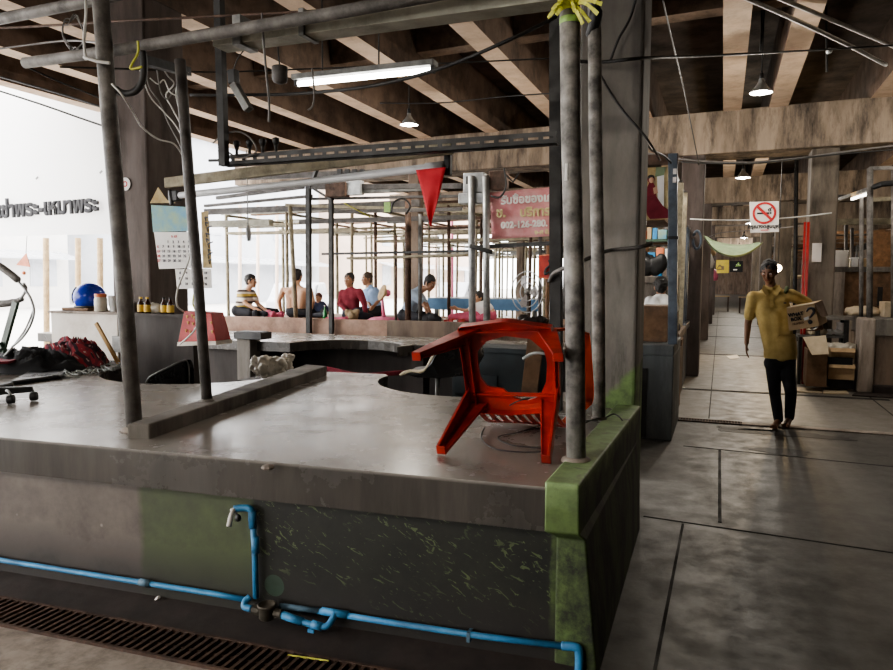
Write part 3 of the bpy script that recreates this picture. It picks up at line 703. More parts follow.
# ballast, cup and strips hanging from the box beam
bl = thing('ballast', 'grey metal ballast dangling at an angle by wires near the hanging post', 'ballast', aty(241,112,3.25))
c0, c1 = aty(234,84,3.25), aty(249,110,3.25)
obj('case', MB().bar(c0, c1, .045, .04), 'steel_grey', bl, bevel=.004); obj('terminal', MB().bar(aty(233,70,3.25), c0, .045, .045), 'black_plastic', bl, bevel=.004)
obj('wire', MB().tube(curve([aty(233,72,3.25), aty(237,60,3.22), aty(244,50,3.2)], 4), .003, 6), 'cable_black', bl)
hc = aty(280,84,3.22)
cu = thing('hanging_cup', 'dark cup-shaped fitting dangling by wires under the box beam, left of the tube light', 'fitting', hc)
obj('cup', MB().lathe([(.012,0),(.034,.008),(.041,.03),(.041,.085),(.036,.088)], hc, 14, cap=True), 'pole_dark', cu, smooth=True)
obj('wire', MB().tube(curve([hc+V((0,0,.085)), aty(278,40,3.2), aty(284,14,3.05)], 5), .004, 6), 'cable_black', cu)
wire(curve([aty(262,13,3.03), aty(263,35,3.03), aty(266,70,3.05), aty(269,100,3.06), aty(269,122,3.06)], 5), .006, 'cable_grey', 'pale torn plastic strip hanging from the box beam left of the cup', name='plastic_strip', cat='strip')
# ------------------------------------------------------------------ blue water pipe, tap and meter on the front wall
def fw(x, off=.0): return fl.y + (fr.y-fl.y)*(x-fl.x)/(fr.x-fl.x) + .055 - off      # front wall plane (y) at x
WN = V((-(fr.y-fl.y), fr.x-fl.x, 0)).normalized(); WP = V((fl.x, fl.y+.055, 0))
def onw(x, y, off=.03): return atplane(x, y, WP - WN*off, WN)
wp = thing('water_pipe', 'blue plastic water pipe along the foot of the counter, branching to tap and meter', 'pipe', onw(262, 600))
obj('pipe', MB().tube([onw(-60,549), onw(0,560), onw(145,583), onw(215,594), onw(247,600)], .0135, 10), 'pvc_blue', wp, smooth=True)
obj('coupling', MB().tube([onw(140,582), onw(151,584)], .0175, 10), 'pvc_blue_dirty', wp, smooth=True)
obj('riser', MB().tube([onw(256,598), onw(255,558), onw(253,521)], .0135, 10).tube([onw(256,553), onw(255,537)], .0175, 10).tube([onw(253,528), onw(252,511)], .0175, 10), 'pvc_blue', wp, smooth=True)
obj('elbow', MB().tube(curve([onw(252,520), onw(251,510), onw(244,508,.035), onw(234,509,.05)], 5), .0165, 10), 'pvc_blue', wp, smooth=True)
obj('elbow', MB().tube(curve([onw(250,597,.04), onw(245,602,.06), onw(245,607,.075), onw(252,609,.08)], 5), .016, 10), 'pvc_blue', wp, smooth=True)
obj('loop', MB().tube(curve([onw(281,614,.08), onw(300,621,.08), onw(318,626,.08), onw(327,626,.075), onw(333,618,.05), onw(335,612,.03)], 6), .0145, 10).tube([onw(283,615,.08), onw(303,622,.08)], .018, 10).tube([onw(312,624,.08), onw(322,627,.08)], .018, 10), 'pvc_blue', wp, smooth=True)
obj('back_pipe', MB().tube([onw(280,606,.03), onw(320,611,.03)], .0135, 10), 'pvc_blue_dirty', wp, smooth=True)
obj('pipe', MB().tube([onw(318,611,.03), onw(400,624,.03), onw(480,636,.03), onw(570,647,.03)], .0135, 10).tube([onw(322,611,.03), onw(348,615,.03)], .0175, 10), 'pvc_blue', wp, smooth=True)
obj('elbow', MB().tube(curve([onw(562,646,.03), onw(575,647,.03), onw(579,652,.03), onw(579,675,.03)], 5), .0175, 10), 'pvc_blue', wp, smooth=True)
obj('valve_handle', MB().obox(onw(311,631,.09), (.03,.008,.014)).tube([onw(311,624,.085), onw(311,631,.09)], .005, 6), 'pvc_blue', wp)
obj('clip', MB().obox(onw(470,635,.02), (.014,.05,.04)), 'pvc_blue_dirty', wp)
mp = onw(267, 616, .08)
wm = obj('water_meter', MB().lathe([(.030,0),(.036,.008),(.036,.05),(.042,.054),(.042,.066),(.036,.068),(.034,.060)], mp - V((0,0,.012)), 16, cap=True), 'meter_brass', wp, smooth=True, label='brown cylindrical meter body')
obj('union', MB().tube([onw(253,609,.08), onw(260,611,.08)], .021, 8).tube([onw(275,613,.08), onw(282,614,.08)], .021, 8), 'meter_brass', wm, smooth=False)
tp = thing('tap', 'small white water tap under the counter edge at the top of the blue riser', 'tap', onw(234, 520, .06))
obj('body', MB().tube([onw(236,509,.05), onw(231,511,.07)], .010, 8).tube(curve([onw(233,511,.06), onw(231,516,.075), onw(229,526,.08)], 4), [.010]*5+[.0115]*4, 10), 'tap_white', tp, smooth=True)
obj('handle', MB().ball(onw(238,518,.075), (.016,.012,.018), 10, 6).tube([onw(234,511,.06), onw(238,516,.07)], .005, 6), 'black_plastic', tp, smooth=True)
m = MB().lathe([(.0,0),(.045,0),(.05,.006),(0,.006)], onw(275,585,-.004), 20, axis=-WN); solo('wall_cap', m, 'enamel_green', 'round dark green cap on the front wall right of the blue riser', 'cap')
solo('plastic_scrap', MB().tube(curve([onw(155,607,.02), onw(156,600,.02), onw(159,597,.025)], 3), [.008]*7, 6), 'ink_white', 'small white scrap stuck at the foot of the wall under the blue pipe', 'scrap')
s0 = atz(288, 655, .02); solo('straw', MB().tube([s0, atz(329, 661, .02)], .004, 6), 'rope_yellow', 'yellow drinking straw lying on the slatted grate', 'straw')

# ------------------------------------------------------------------ things on the left end of the worktop
def on(x, y): return atz(x, y, T)
c0 = on(52, 357); cx1 = on(117, 361).x
hT = aty(60, 311, c0.y).z
wc = thing('white_cabinet', 'white painted box cabinet at the back of the worktop under the blue helmet', 'cabinet', (c0.x*.5+cx1*.5, c0.y+.2, T))
obj('body', MB().box(c0.x, cx1, c0.y+.004, c0.y+.42, T, hT-.02), 'white_paint', wc, bevel=.004)
obj('top', MB().box(c0.x-.02, cx1+.02, c0.y-.015, c0.y+.44, hT-.02, hT), 'pale_concrete', wc, bevel=.003)
obj('switch_box', MB().box(cx1-.02, cx1+.09, c0.y-.05, c0.y+.0, aty(122,352,c0.y).z, aty(122,336,c0.y).z), 'steel_grey', wc, bevel=.004)
dpx0, dpx1 = aty(119, 330, 5.28).x, aty(193, 330, 5.28).x
dp = thing('dark_cupboard', 'tall dark cupboard behind the round cut-out, brown bottles standing on top', 'cupboard', ((dpx0+dpx1)/2, 5.36, 0))
obj('body', MB().box(dpx0+.02, dpx1, 5.28, 5.44, 0, hT-.03), 'dark_partition', dp)
obj('top', MB().box(dpx0+.02, dpx1+.02, 5.262, 5.45, hT-.03, hT), 'dark_partition', dp)
YB = 5.33
def bottle(x, y, label, group='brown medicine bottles on the dark cupboard'):
    b = aty(x, y, YB); b.z = hT; t = thing('bottle', label, 'bottle', b, group)
    h = .15
    obj('glass', MB().lathe([(.0,0),(.030,.0),(.032,.006),(.032,.085),(.026,.10),(.013,.115),(.013,.14)], b, 14), 'amber_glass', t, smooth=True)
    obj('label', MB().lathe([(.0328,.012),(.0328,.078)], b, 14), 'label_yellow', t, smooth=True)
    obj('cap', MB().lathe([(.015,.133),(.015,.15),(.0,.15)], b, 12), 'label_yellow' if x < 150 else 'steel_black', t, smooth=True); return t
bottle(141, 307, 'brown bottle with yellow label, left of the close pair on the cupboard')
bottle(147.5, 307, 'brown bottle with yellow label, right of the close pair on the cupboard')
bottle(164, 306, 'brown bottle with dark cap behind, next to the clear plastic bags')
bottle(170.5, 306, 'brown bottle with dark cap nearest the red hanging box')
b = aty(155, 307, YB+.06); b.z = hT
m = MB().ball(b+V((0,0,.045)), (.09,.06,.05), 12, 8)
for v in m.b.verts: v.co += V((random.uniform(-.012,.012), random.uniform(-.01,.01), random.uniform(-.012,.012)))
solo('plastic_bag', m, 'jar_plastic', 'crumpled clear plastic bag between the bottles on the cupboard', 'bag', smooth=True)
b = aty(101, 310, c0.y+.09); b.z = hT
j = thing('jar', 'white plastic jar with orange lid on the white cabinet beside the blue helmet', 'jar', b)
obj('body', MB().lathe([(0,0),(.055,0),(.06,.008),(.06,.125),(.053,.14),(.053,.15)], b, 18), 'jar_plastic', j, smooth=True)
obj('lid', MB().lathe([(.057,.142),(.057,.17),(.052,.174),(0,.174)], b, 18), 'orange_lid', j, smooth=True)
b = aty(114, 310, c0.y+.15); b.z = hT
cu = thing('cup_stack', 'stack of white plastic cups right of the jar, partly behind the left pole', 'cups', b)
for k in range(4): obj('cup', MB().lathe([(.035,0),(.05,.10),(.053,.102),(.048,.1),(.034,.004),(0,.004)], b+V((0,0,.018*k)), 16), 'white_plain', cu, smooth=True)
b = aty(128, 310, c0.y+.12); b.z = hT
solo('plastic_cup', MB().lathe([(.033,0),(.045,.09),(.047,.092),(.042,.09),(.031,.004),(0,.004)], b, 16), 'white_plain', 'single white plastic cup just right of the left pole on the cabinet', 'cup', smooth=True)
# blue helmet on a low box
b = aty(90, 305, c0.y+.24); b.z = hT
solo('folded_cloth', MB().box(b.x-.23, b.x+.12, c0.y+.10, c0.y+.36, hT, hT+.03), 'wood_brown', 'brown folded cardboard lying under the blue helmet on the cabinet', 'cardboard', bevel=.008)
b.z += .03
hm = thing('helmet', 'glossy blue motorcycle helmet sitting on the white cabinet', 'helmet', b)
m = MB(); m.ball(b+V((0,0,.105)), (.145,.165,.145), 24, 16)
for v in list(m.b.verts):
    if v.co.z < b.z+.003: v.co.z = b.z+.003
obj('shell', m, 'blue_helmet', hm, smooth=True)
obj('visor', MB().grid(lambda u, v: b+V((-.153*math.cos((v-.35)*1.1)*math.cos((u-.5)*1.9), -.172*math.cos((v-.35)*1.1)*math.sin((u-.5)*1.9), .105+.155*math.sin((v-.35)*1.1))), 12, 6), 'glass_dark', hm, smooth=True, solid=.003)
obj('trim', MB().lathe([(.142,0),(.150,.006),(.142,.02)], b, 24), 'black_plastic', hm, smooth=True)
# stick, clothes, ropes
s0, s1 = on(119, 365), aty(96, 323, 5.0)
solo('wooden_stick', MB().bar(V((s0.x,s0.y,T+.01)), s1, .035, .02, V((0,1,0))), 'wood_plank', 'short plank of yellow wood leaning against the white cabinet', 'plank', bevel=.002)
def heap(name, pts, mat, label, cat, vox=.012, amp=.012, seed=1, group=None):
    m = MB(); rnd = random.Random(seed)
    for p, r in pts: m.ball(p, r, 14, 10, Matrix.Rotation(rnd.uniform(-.5,.5), 3, 'Z'))
    o = solo(name, m, mat, label, cat, group); bake(o, vox, 6)
    from mathutils import noise as NZ
    for v in o.data.vertices:
        q_ = v.co*7+V((seed,0,0)); v.co += v.normal * ((abs(NZ.noise(q_*1.6+V((NZ.noise(q_),0,0))))*1.4 + NZ.noise(q_*4)*.25)*amp - amp*.4)
    for v in o.data.vertices:
        if v.co.z + o.location.z < T+.004 and o.location.z > T-.2 and cat in ('clothes','jacket','rope','jeans'): v.co.z = T+.004-o.location.z
    return o
p = lambda x, y, h=0: on(x, y) + V((0,0,h))
from mathutils import noise as NZ
def cloth_heap(name, c, rx, ry, h, mat, label, cat, seed, fold=1.):
    c = V(c); m = MB(); nu, nv = 64, 22
    def f(u, v):
        a = 2*PI*u; r = v; wob = 1 + .16*NZ.noise(V((math.cos(a)*1.3, math.sin(a)*1.3, seed)))*1.5
        x, y = c.x + rx*r*wob*math.cos(a), c.y + ry*r*wob*math.sin(a); q = V((x*6, y*6, seed*3.1))
        q2 = q + V((NZ.noise(q), NZ.noise(q+V((9,0,0))), 0))*.8
        ridge = 1-abs(NZ.noise(q2*1.3)); ridge2 = 1-abs(NZ.noise(q2*2.9+V((4,4,0))))
        env = max(0, 1-r**2.6)**.6
        return V((x, y, c.z+.004 + h*env*(.30+.55*ridge**2*fold+.22*ridge2**3)))
    return solo(name, m.grid(lambda u, v: f(u, 1-v), nu, nv), mat, label, cat, smooth=True)
cloth_heap('black_jacket', p(30,371), .50, .27, .20, 'black_cloth', 'crumpled black jacket bunched up beside the plaid shirt on the worktop', 'jacket', 2)
cloth_heap('plaid_shirt', p(73,367), .36, .26, .27, 'plaid_red', 'red and black plaid shirt heaped on the worktop before the white cabinet', 'clothes', 5)
s_ = [p(26,364,.13), p(36,366,.125), p(43,370,.10)]
solo('canvas_patch', MB().tube(s_, [.03,.055,.03], 10), 'khaki_cloth', 'tan lining showing in the folds of the black jacket', 'cloth', smooth=True)
rnd = random.Random(11)
cp = []
for i in range(90):
    t = i/90; cp.append(on(60+58*t+rnd.uniform(-10,10), 377-9*t+rnd.uniform(-4,4)) + V((0,0,.008+rnd.uniform(0,.035))))
solo('rope_tangle', MB().tube(curve(cp, 4), .0045, 6), 'rope_grey', 'tangle of thin grey-green rope in front of the white cabinet', 'rope', smooth=True)
m = MB().slab([on(10,386)+V((0,0,.004)), on(62,379)+V((0,0,.004)), on(70,373)+V((0,0,.004)), on(30,374)+V((0,0,.004))], V((0,0,.03)))
solo('black_cushion', m, 'black_vinyl', 'flat black cushion lying in front of the jacket and rope', 'cushion', bevel=.012)
# black chair seen through the left cut-out
m = MB(); q0, q1, q2, q3 = aty(147,396,4.72), aty(188,396,4.95), aty(187,362,5.02), aty(160,372,4.8)
cb = curve([aty(146,384,4.74), aty(150,377,4.75), aty(165,369,4.80), aty(182,361,4.9), aty(187,362,4.95), aty(189,372,4.97), aty(189,392,4.97)], 4)
bot = [V((v.x, v.y, .40)) for v in cb]
sc_ = thing('vinyl_chair', 'glossy black vinyl chair back poking up inside the left round cut-out', 'chair', (cb[10].x, cb[10].y+.1, 0))
for i in range(len(cb)-1): m.hexa([bot[i], bot[i+1], bot[i+1]+V((0,.06,0)), bot[i]+V((0,.06,0)), cb[i], cb[i+1], cb[i+1]+V((0,.06,0)), cb[i]+V((0,.06,0))])
obj('backrest', m, 'black_vinyl', sc_, bevel=.0)
obj('piping', MB().tube(cb, .009, 6), 'steel_grey', sc_, smooth=True, label='grey edge piping')
obj('seat', MB().box(cb[10].x-.22, cb[10].x+.2, 4.9, 5.24, .40, .46), 'black_vinyl', sc_, bevel=.02)
for dx in (-.19, .17):
    for y_ in (4.93, 5.2): obj('leg', MB().tube([(cb[10].x+dx, y_, 0), (cb[10].x+dx, y_, .41)], .012, 8), 'steel_black', sc_)
# swivel chair tipped over at the left edge
oc = thing('office_chair', 'old swivel chair with padded armrests tipped over at the left edge of the worktop', 'chair', on(-20, 395))
YA = 3.75
def oa(x, y, dy=0): return aty(x, y, YA+dy)
obj('armrest', MB().tube(curve([oa(-30,263), oa(-6,264), oa(8,272), oa(19,281)], 5), [.022]*5+[.026]*6+[.026]*4+[.016], 10), 'pole_grime', oc, smooth=True)
obj('armrest', MB().tube(curve([oa(-30,305,.2), oa(-5,304,.2), oa(10,303,.2), oa(22,299,.2)], 5), [.028]*12+[.02]*4, 10), 'pole_grime', oc, smooth=True)
obj('arm_frame', MB().tube(curve([oa(16,279), oa(24,288), oa(31,299), oa(34,312), oa(30,326), oa(22,338), oa(12,347)], 5), .009, 8).tube(curve([oa(20,300,.2), oa(26,290,.1), oa(24,284)], 4), .011, 8).tube(curve([oa(34,308,.1), oa(26,328,.1), oa(14,345,.1), oa(4,356,.1)], 4), .007, 8), 'steel_silver', oc, smooth=True)
obj('bracket', MB().bar(oa(16,302,.15), oa(2,352,.12), .05, .025, V((0,1,0))).bar(oa(2,345,.1), oa(-30,372,.1), .05, .03, V((0,1,0))), 'enamel_green', oc)
obj('seat', MB().obox(oa(-38,330,.2), (.35,.4,.12), Matrix.Rotation(.9, 3, 'Y')), 'wood_brown', oc, bevel=.03)
obj('base', MB().bar(on(-30,404)+V((0,0,.07)), on(33,401)+V((0,0,.078)), .075, .06, w1=.04, h1=.035).bar(on(-30,404)+V((0,0,.06)), on(12,393)+V((0,0,.06)), .07, .05, w1=.035, h1=.03), 'black_plastic', oc, bevel=.008)
for q in ((34,401), (11,404)):
    w_ = on(*q); cs = obj('caster', MB().lathe([(.0,-.022),(.026,-.02),(.028,-.012),(.028,.012),(.026,.02),(0,.022)], w_+V((0,0,.03)), 14, axis=(.8,.5,.1)), 'black_plastic', oc, smooth=True)
    obj('fork', MB().tube(curve([w_+V((0,0,.06)), w_+V((-.02,0,.08)), w_+V((-.05,.01,.08))], 3), .008, 8), 'steel_silver', cs, smooth=True)
obj('pad', MB().slab([on(-30,378)+V((0,0,.10)), on(10,376)+V((0,0,.10)), on(22,372)+V((0,0,.10)), on(-20,369)+V((0,0,.10))], V((0,0,.02))), 'maroon_cloth', oc, bevel=.005)

# ------------------------------------------------------------------ calendars, poster and sticker on the left column
YC = 5.44
def flat(x0, y0, x1, y1, Y, dz=0): a, b = aty(x0,y0,Y), aty(x1,y1,Y); return a, b
a, b = aty(158,204,5.20), aty(196,287,5.20)
cal = thing('calendar', 'wall calendar with a blue landscape picture and white month sheet on left column', 'calendar', aty(175, 268, 5.2))
def sheet(corners, mat, parent, name, off=0, label=None):
    P = [aty(x, y, 5.20 - off) for x, y in corners]; return obj(name, MB().slab(P, V((0,.003,0))), mat, parent, label=label)
sheet([(151,205),(188,207),(189,231),(153,232)], 'paper_blue', cal, 'picture', label='blue and green landscape picture')
mp_ = sheet([(154,232),(191,232),(192,268),(159,269)], 'paper', cal, 'month_sheet', .004, label='white month sheet')
X_ = V((1,0,0)); Zu = V((0,0,1)); s1_ = (aty(191,240,5.19)-aty(154,240,5.19)).length
nums = ''
for r in range(5):
    for c in range(7):
        d_ = r*7+c-1
        if 1 <= d_ <= 31:
            pp = aty(157.5+c*5.2+.35*r, 242+r*4.7, 5.188)
            text('date', str(d_), .032, 'ink_red' if c == 0 else 'ink_grey', mp_, pp, X_, Zu, .0012, .0005)
text('month_name', '6  63', .03, 'ink_red', mp_, aty(174,236.5,5.188), X_, Zu, .001, .0005)
c2 = thing('calendar', 'smaller white calendar hanging below and behind the blue picture calendar', 'calendar', aty(192, 290, 5.235))
o2 = obj('month_sheet', MB().slab([aty(x,y,5.235) for x, y in ((175,269),(211,269),(212,288),(177,289))], V((0,.003,0))), 'paper', c2)
for r in range(3):
    for c in range(5): text('date', str(8+r*7+c), .03, 'ink_grey', o2, aty(180+c*6.4, 273+r*5.5, 5.232), X_, Zu, .001, .0005)
m = MB().slab([aty(x,y,5.26) for x, y in ((201,212),(208,211),(212,268),(203,268))], V((0,.003,0)))
ps = thing('paper_scroll', 'narrow tan paper strip with dark writing beside the thin dark pole', 'poster', aty(206,268,5.26)); obj('sheet', m, 'paper_tan', ps)
m = MB(); rnd = random.Random(4)
for k in range(9): q = aty(205.5+rnd.uniform(-1,1)+.3*k, 217+k*5.4, 5.255); m.bar(q, q+V((.03+rnd.random()*.03,0,rnd.uniform(-.03,.03))), .002, .012); m.bar(q, q+V((.01,0,-.035)), .002, .012)
obj('writing', m, 'ink_grey', ps)
m = MB().slab([aty(x,y,5.30) for x, y in ((150,203),(158,187),(167,200),(176,203))], V((0,.003,0)))
solo('paper_flag', m, 'paper_tan', 'crooked tan and red paper peeking out above the blue calendar', 'paper')
# sticker on the column
sk = aty(125, 184, 5.435); sk.y = 5.44
st = thing('sticker', 'round white sticker with a red ring on the left column beside the leaning pole', 'sticker', sk)
obj('disc', MB().lathe([(0,0),(.062,0),(.062,.003),(0,.003)], sk, 24, axis=(0,-1,0)), 'paper', st)
obj('ring', MB().lathe([(.016,.0035),(.028,.0035),(.028,.005),(.016,.005),(.016,.0035)], sk, 24, axis=(0,-1,0)), 'ink_red', st)
# red hanging box
rbx = thing('hanging_box', 'red paper box with gold marks and white foot hanging behind the thin dark pole', 'box', aty(197, 345, 3.95))
P = lambda x, y, Y: aty(x, y, Y)
m = MB(); m.hexa([P(178,342,3.92), P(216,341,3.92), P(216,341,3.92)+V((0,.16,0)), P(178,342,3.92)+V((0,.16,0)), P(184,311,3.92), P(211,313,3.92), P(211,313,3.92)+V((0,.13,0)), P(184,311,3.92)+V((0,.13,0))])
obj('body', m, 'red_paint', rbx, bevel=.004)
m = MB(); m.hexa([P(177,346,3.915), P(216,345,3.915), P(216,345,3.915)+V((0,.17,0)), P(177,346,3.915)+V((0,.17,0)), P(177.5,342,3.915), P(216,341,3.915), P(216,341,3.915)+V((0,.17,0)), P(177.5,342,3.915)+V((0,.17,0))])
obj('foot', m, 'white_paint', rbx, label='white bottom edge')
m = MB()
for x, y in ((187,316),(192,315),(188,322),(193,323),(186,330),(190,331),(194,317),(211,322),(212,331)):
    q = P(x, y, 3.914); q.y = 3.914+ (0 if y>330 else 0); m.obox(q, (.016,.004,.007)); m.obox(q+V((.0,0,-.007)), (.006,.004,.016))
obj('gold_mark', m, 'gold', rbx, label='gold printed marks')
wire(curve([aty(190,190,3.66), aty(189,215,3.66), aty(193,238,3.66), aty(188,262,3.66), aty(178,288,3.7), aty(177,305,3.75), aty(184,312,3.88)], 6), .006, 'cable_white', 'white cable looping from the thin dark pole to the red box top')
wire(curve([aty(196,300,3.68), aty(199,318,3.7), aty(193,332,3.75), aty(180,344,3.85)], 6), .006, 'cable_white', 'white cable curling across the front of the red hanging box')
wire(curve([aty(188,205,3.65), aty(192,225,3.66), aty(190,250,3.66), aty(194,280,3.66), aty(197,302,3.68)], 6), .004, 'cable_white', 'thin white cable running straight down beside the thin dark pole')
solo('yellow_tie', MB().tube(curve([aty(194,294,3.68), aty(193,304,3.68), aty(196,311,3.72)], 4), .005, 6).tube(curve([aty(196,292,3.67), aty(199,300,3.67), aty(194,309,3.7)], 4), .004, 6), 'rope_yellow', 'yellow string tie knotted on the thin dark pole above the red box', 'string', smooth=True)

# ------------------------------------------------------------------ white banner with Thai lettering at far left
YN = 9.0
bc = [(-70,150),(112,146),(110,234),(40,235),(-70,238)]
n = NT('banner_white'); tr = n.new('ShaderNodeBsdfTranslucent'); tr.inputs[0].default_value = (.95,.95,.95,1)
ms = n.new('ShaderNodeMixShader'); ms.inputs[0].default_value = .55; n.b.inputs['Base Color'].default_value = (.92,.92,.93,1); n.b.inputs['Roughness'].default_value = .7
n.l.new(n.b.outputs[0], ms.inputs[1]); n.l.new(tr.outputs[0], ms.inputs[2]); n.l.new(ms.outputs[0], n.out.inputs[0]); MATS['banner_white'] = n.m
bn = thing('banner', 'big white banner with dark Thai lettering hanging at the left edge', 'banner', aty(40, 236, YN))
bl_, br_, tl_, tr_ = aty(-70,238,YN), aty(110,234,YN), aty(-70,62,YN), aty(106,100,YN)
obj('cloth', MB().grid(lambda u, v: bl_.lerp(br_,u).lerp(tl_.lerp(tr_,u), v)+V((0,.03*math.sin(u*14+v*3),0)), 24, 8), 'banner_white', bn, smooth=True)
d_ = aty(103,206,YN)-aty(0,213,YN); hgt = (aty(50,200,YN)-aty(50,219,YN)).length
text('lettering', 'เช่าพระ-เหมาพระ', hgt*1.12, 'ink', bn, aty(46,208,YN-.035), d_, V((0,0,1)), .020, .002)
for x_, y_ in ((37,178),(101,172)): obj('eyelet', MB().obox(aty(x_,y_,YN-.05), (.06,.01,.03), Matrix.Rotation(-.6,3,'Y')), 'steel_grey', bn)
# ------------------------------------------------------------------ people
def hand(m, wr, d, n, s=1., curl=.5, thumb=1):
    """wrist, finger direction d, palm normal n (the side the fingers curl to), thumb side +1/-1"""
    d = V(d).normalized(); n = V(n); n = (n - d*n.dot(d)).normalized(); side = d.cross(n)*thumb
    c = V(wr) + d*.045*s
    for k in (-1.5,-.5,.5,1.5): m.caps(V(wr)+d*.012*s+side*k*.013*s, .015*s, V(wr)+d*.082*s+side*k*.021*s, .012*s, 8)
    for k, L in ((1.5,.072),(.5,.082),(-.5,.076),(-1.5,.058)):
        p = V(wr)+d*.085*s+side*k*.021*s; dd = d
        for j in range(3):
            a = curl*(.35+.45*j); dd = (d*math.cos(a)+n*math.sin(a)).normalized(); q = p+dd*L*s*(.42,.32,.26)[j]
            m.caps(p, (.0100,.0092,.0085)[j]*s, q, (.0092,.0085,.007)[j]*s, 8); p = q
    p = V(wr)+d*.025*s+side*.028*s
    for j in range(2):
        dd = (d*.75+side*(.65-.35*j)+n*(.2+.3*curl*j)).normalized(); q = p+dd*.036*s; m.caps(p, .0115*s, q, .010*s, 8); p = q
def person(name, label, J, mats, face, hface=None, group=None, s=1., vox=.010, shirt=True, sleeve=.55, loc=None, extra=None, hands=None, slim=1., legw=1.):
    """J: dict of joint points; mats: skin, shirt, trousers, hair"""
    J = {k: V(v) for k, v in J.items()}; f = V(face).normalized(); hf = V(hface or face).normalized()
    t = thing(name, label, 'person', loc or J['hip'], group)
    up = (J['neck']-J['hip']).normalized(); r0 = (J['shR']-J['shL']).normalized()
    head = J['head']; hu = V((0,0,1)); hu = (hu - hf*hu.dot(hf)).normalized(); hr = hf.cross(hu)
    HR = Matrix((hr, hf, hu)).transposed()
    L = lambda a, b, t_: J[a].lerp(J[b], t_)
    def torso(m, g):
        c = L('hip','neck',.62)
        m.caps(L('shL','shR',.16)-up*.015, (.060*slim+g)*s, L('shL','shR',.84)-up*.015, (.060*slim+g)*s)
        m.caps(L('shL','shR',.06), (.046+g)*s, L('shL','shR',.94), (.046+g)*s); m.caps(L('shL','shR',.3)+up*.01, (.05+g)*s, J['neck']+up*.02, (.045+g*.5)*s); m.caps(L('shL','shR',.7)+up*.01, (.05+g)*s, J['neck']+up*.02, (.045+g*.5)*s)
        w = (J['shR']-J['shL'])
        for q in (-.24,.24): m.caps(c+w*q+up*.05*s, (.092*slim+g)*s, J['hip']+w*q*.66*slim+up*.06*s, (.090*slim+g)*s)
        for q in (.3,.7): m.caps(L('shL','shR',q)-up*.085*s+f*.01*s, (.086*slim+g)*s, c+w*(q-.5)*.5, (.09*slim+g)*s)
        m.caps(c+f*.012*s, (.10*slim+g)*s, J['hip']+f*.012*s+up*.05*s, (.095*slim+g)*s)
    def pelvis(m, g):
        m.caps(J['hipL'], (.095*slim+g)*s, J['hipR'], (.095*slim+g)*s)
    def arm(m, S_, g, t1=1.):
        m.caps(J['sh'+S_], (.050+g)*s, J['sh'+S_].lerp(J['el'+S_], t1), (.050-.011*t1+g)*s)
    def fore(m, S_, g): m.caps(J['el'+S_], (.039+g)*s, J['wr'+S_], (.026+g)*s)
    def leg(m, S_, g):
        m.caps(J['hip'+S_], (.085*legw+g)*s, J['kn'+S_], (.056*legw+g)*s)
        kn, an = J['kn'+S_], J['an'+S_]
        m.caps(kn, (.054*legw+g)*s, kn.lerp(an,.35), (.052*legw+g)*s); m.caps(kn.lerp(an,.35), (.052*legw+g)*s, an, (.036+g)*s)
    m = MB(); torso(m, 0); pelvis(m, 0)
    m.caps(J['neck']-up*.02*s, .056*s, head-hu*.07*s-hf*.01*s, .050*s)
    m.ball(head+hu*.02*s-hf*.008*s, (.076*s,.095*s,.098*s), 16, 12, HR)            # skull
    m.ball(head-hu*.045*s+hf*.022*s, (.060*s,.068*s,.075*s), 14, 10, HR)            # jaw
    m.ball(head-hu*.098*s+hf*.060*s, .022*s, 10, 8)                                # chin
    m.caps(head+hu*.008*s+hf*.088*s, .009*s, head-hu*.032*s+hf*.104*s, .0135*s, 8)  # nose
    m.ball(head-hu*.036*s+hf*.096*s, (.018*s,.011*s,.009*s), 8, 6, HR)
    for q in (-1,1):
        m.ball(head+hr*q*.077*s-hu*.012*s-hf*.006*s, (.010*s,.021*s,.033*s), 8, 8, HR)   # ears
        m.ball(head+hr*q*.040*s-hu*.018*s+hf*.066*s, .020*s, 8, 8)                    # cheeks
        m.caps(head+hr*q*.018*s+hu*.026*s+hf*.083*s, .008*s, head+hr*q*.05*s+hu*.024*s+hf*.070*s, .008*s, 8)   # brow
    m.caps(head-hr*.018*s-hu*.066*s+hf*.080*s, .008*s, head+hr*.018*s-hu*.066*s+hf*.080*s, .008*s, 8)          # lips
    for S_ in 'LR':
        arm(m, S_, 0); fore(m, S_, 0)
        h = (hands or {}).get(S_); wd = (J['wr'+S_]-J['el'+S_])
        if h: hand(m, J['wr'+S_], h[0], h[1], s, h[2], h[3])
        else: hand(m, J['wr'+S_], wd, f+V((0,0,-.3)), s, .6, 1 if S_ == 'L' else -1)
        leg(m, S_, 0); an = J['an'+S_]; ft = J['ft'+S_]
        m.caps(an-V((0,0,.02)), .034*s, an.lerp(ft,.75)-V((0,0,.012)), .034*s); m.caps(an.lerp(ft,.6)-V((0,0,.018)), .036*s, ft, .026*s); sd = (ft-an).cross(V((0,0,1))).normalized()
        for k in (-2,-1,0,1,2): m.caps(ft+sd*k*.016*s, .012*s, ft+(ft-an).normalized()*(.03-.004*abs(k+1))*s+sd*k*.016*s-V((0,0,.008)), .009*s, 8)
    obj('body', m, mats[0], t, remesh=vox)
    if shirt:
        m = MB(); torso(m, .016)
        for S_ in 'LR': arm(m, S_, .017, sleeve); 
        if sleeve >= 1:
            for S_ in 'LR': fore(m, S_, .012)
        o = obj('shirt', m, mats[1], t); bake(o, vox, 12)
        m = MB(); nk = J['neck']; m.lathe([(.064*s,-.03*s),(.066*s,.012*s),(.062*s,.014*s),(.058*s,-.03*s)], nk+up*.012*s, 16, axis=(up+f*.25))
        obj('collar', m, mats[1], t, smooth=True)
    m = MB(); pelvis(m, .015)
    for S_ in 'LR': leg(m, S_, .014)
    for S_ in 'LR':
        pass
